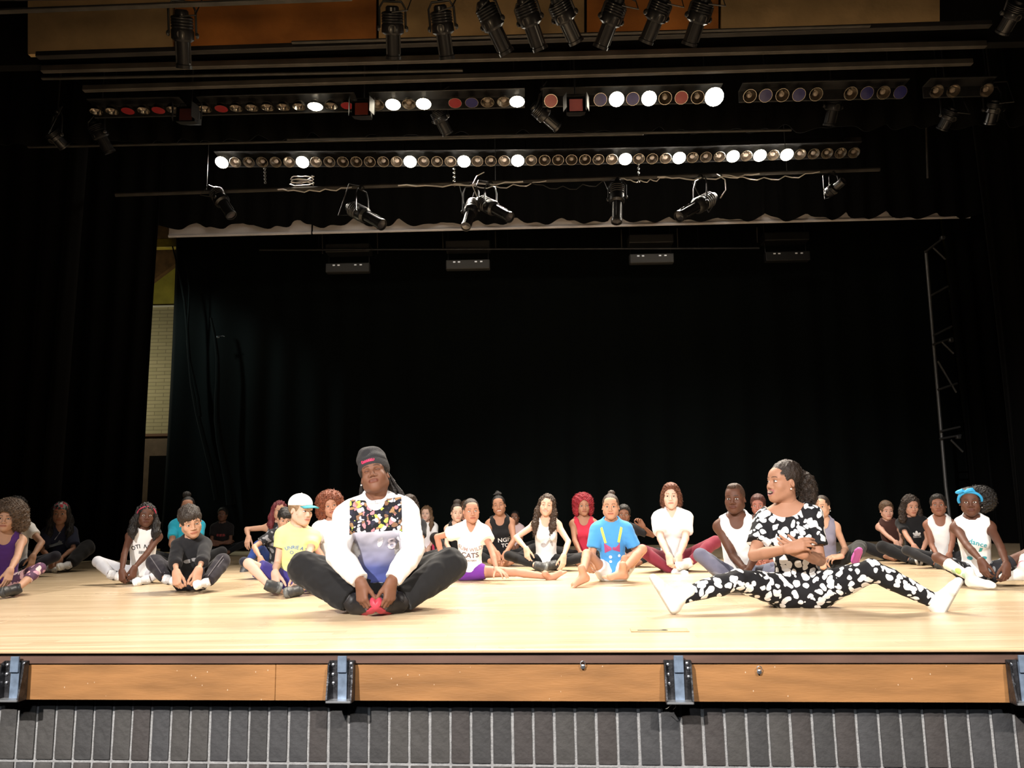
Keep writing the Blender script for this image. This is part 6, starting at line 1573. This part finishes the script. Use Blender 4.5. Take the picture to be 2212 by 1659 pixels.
person(label='woman with long dark curls in black T-shirt with a white three-leaf logo', x=1984, feet=(1968, 1222), top=1071, skin=(.44, .23, .16), fem=.6, lean=10, tilt=-3, head=(20, -14, 0), gaze=(0, -10), face=FC(), hair=dict(kind='curlylong', len=.16, bulk=1.15, seed=2), hair_col=HDKB,
    arm_a=dict(to=('p', 1982, 1192, -.36), pole=(-1, .3, 0), hand='relax'), top_wear=dict(kind='tee', col=BLACK, prints=[dict(polys=trefoil(), at=(.03, -.03), col=(.62, .6, .58))]), bottom=dict(col=BLACK, loose=.014), shoes=dict(kind='shoe', col=(.02, .02, .02), sole=(.6, .6, .6)))
person(label='person in white tank top half hidden behind the girl with the blue bow', x=2040, feet=(2040, 1232), top=1070, skin=(.22, .095, .06), lean=6, head=(-4, 6, 0), face=FC(1.25, 1.15), hair=dict(kind='short', seed=6), hair_col=HBLK, arm_a=dict(elbow=('p', 2010, 1166, -.02), to=('p', 2030, 1210, -.26), hand='relax'), top_wear=dict(kind='tank', neck='tank', col=WHITE), bottom=dict(col=(.02, .02, .022)), shoes=GREYSHOE)
person(label='girl with blue bow headband and afro puff, white sleeveless top, dotted knee socks', x=2112, feet=(2160, 1272), top=1055, skin=DARK, fem=.7, lean=14, tilt=-1, head=(-2, 0, 0), gaze=(-4, 2), face=FC(1.3, 1.2), hair=dict(kind='puff', bulk=1.65, at=(.075, .07, .025), vol=1, seed=3), hair_col=HBLK, headband=dict(col=(.02, .30, .60), w=.011, fwd=.064, bow=True), earring=(1,),
    leg_a=dict(knee=('p', 1990, 1186, -.14), to=('p', 2112, 1256, -.36), fdir=(.85, -.5, -.05), fup=(-.2, -.45, .85)), leg_b=dict(knee=('p', 2232, 1190, -.10), to=('p', 2196, 1254, -.36), fdir=(-.75, -.6, 0), fup=(.3, -.5, .8)), arm_a=dict(to=('p', 2142, 1240, -.42), hand='cup'), arm_b=dict(to=('p', 2182, 1236, -.42), hand='cup'),
    top_wear=dict(kind='sleeveless', col=WHITE, loose=.02, prints=[dict(text='dance', size=.07, at=(.02, .02), lean=.3, col=(.05, .36, .42)), dict(polys=[[(.0, -.06), (.025, -.06), (.04, -.02), (.015, -.015)], [(-.07, -.10), (-.03, -.10), (-.04, -.05), (-.055, -.05)]], at=(0.02, -.01), col=(.04, .34, .30)), dict(polys=[ellipse(-.06, -.14, .025, .02), ellipse(.06, -.14, .03, .018)], at=(0, 0), col=(.05, .32, .38))]),
    bottom=dict(name='shorts', col=dict(kind='blobs', ground=(.02, .02, .024), spot=(.2, .21, .22), scale=22, size=.4), t=.62), socks=dict(t0=1.30, col=dict(kind='blobs', ground=(.72, .70, .62), spot=(.7, .3, .4), scale=13, size=.42, amt=.01, multi=((.58, .12, .20), (.36, .50, .14), (.62, .26, .22), (.36, .50, .36)))), shoes=SOCKW)
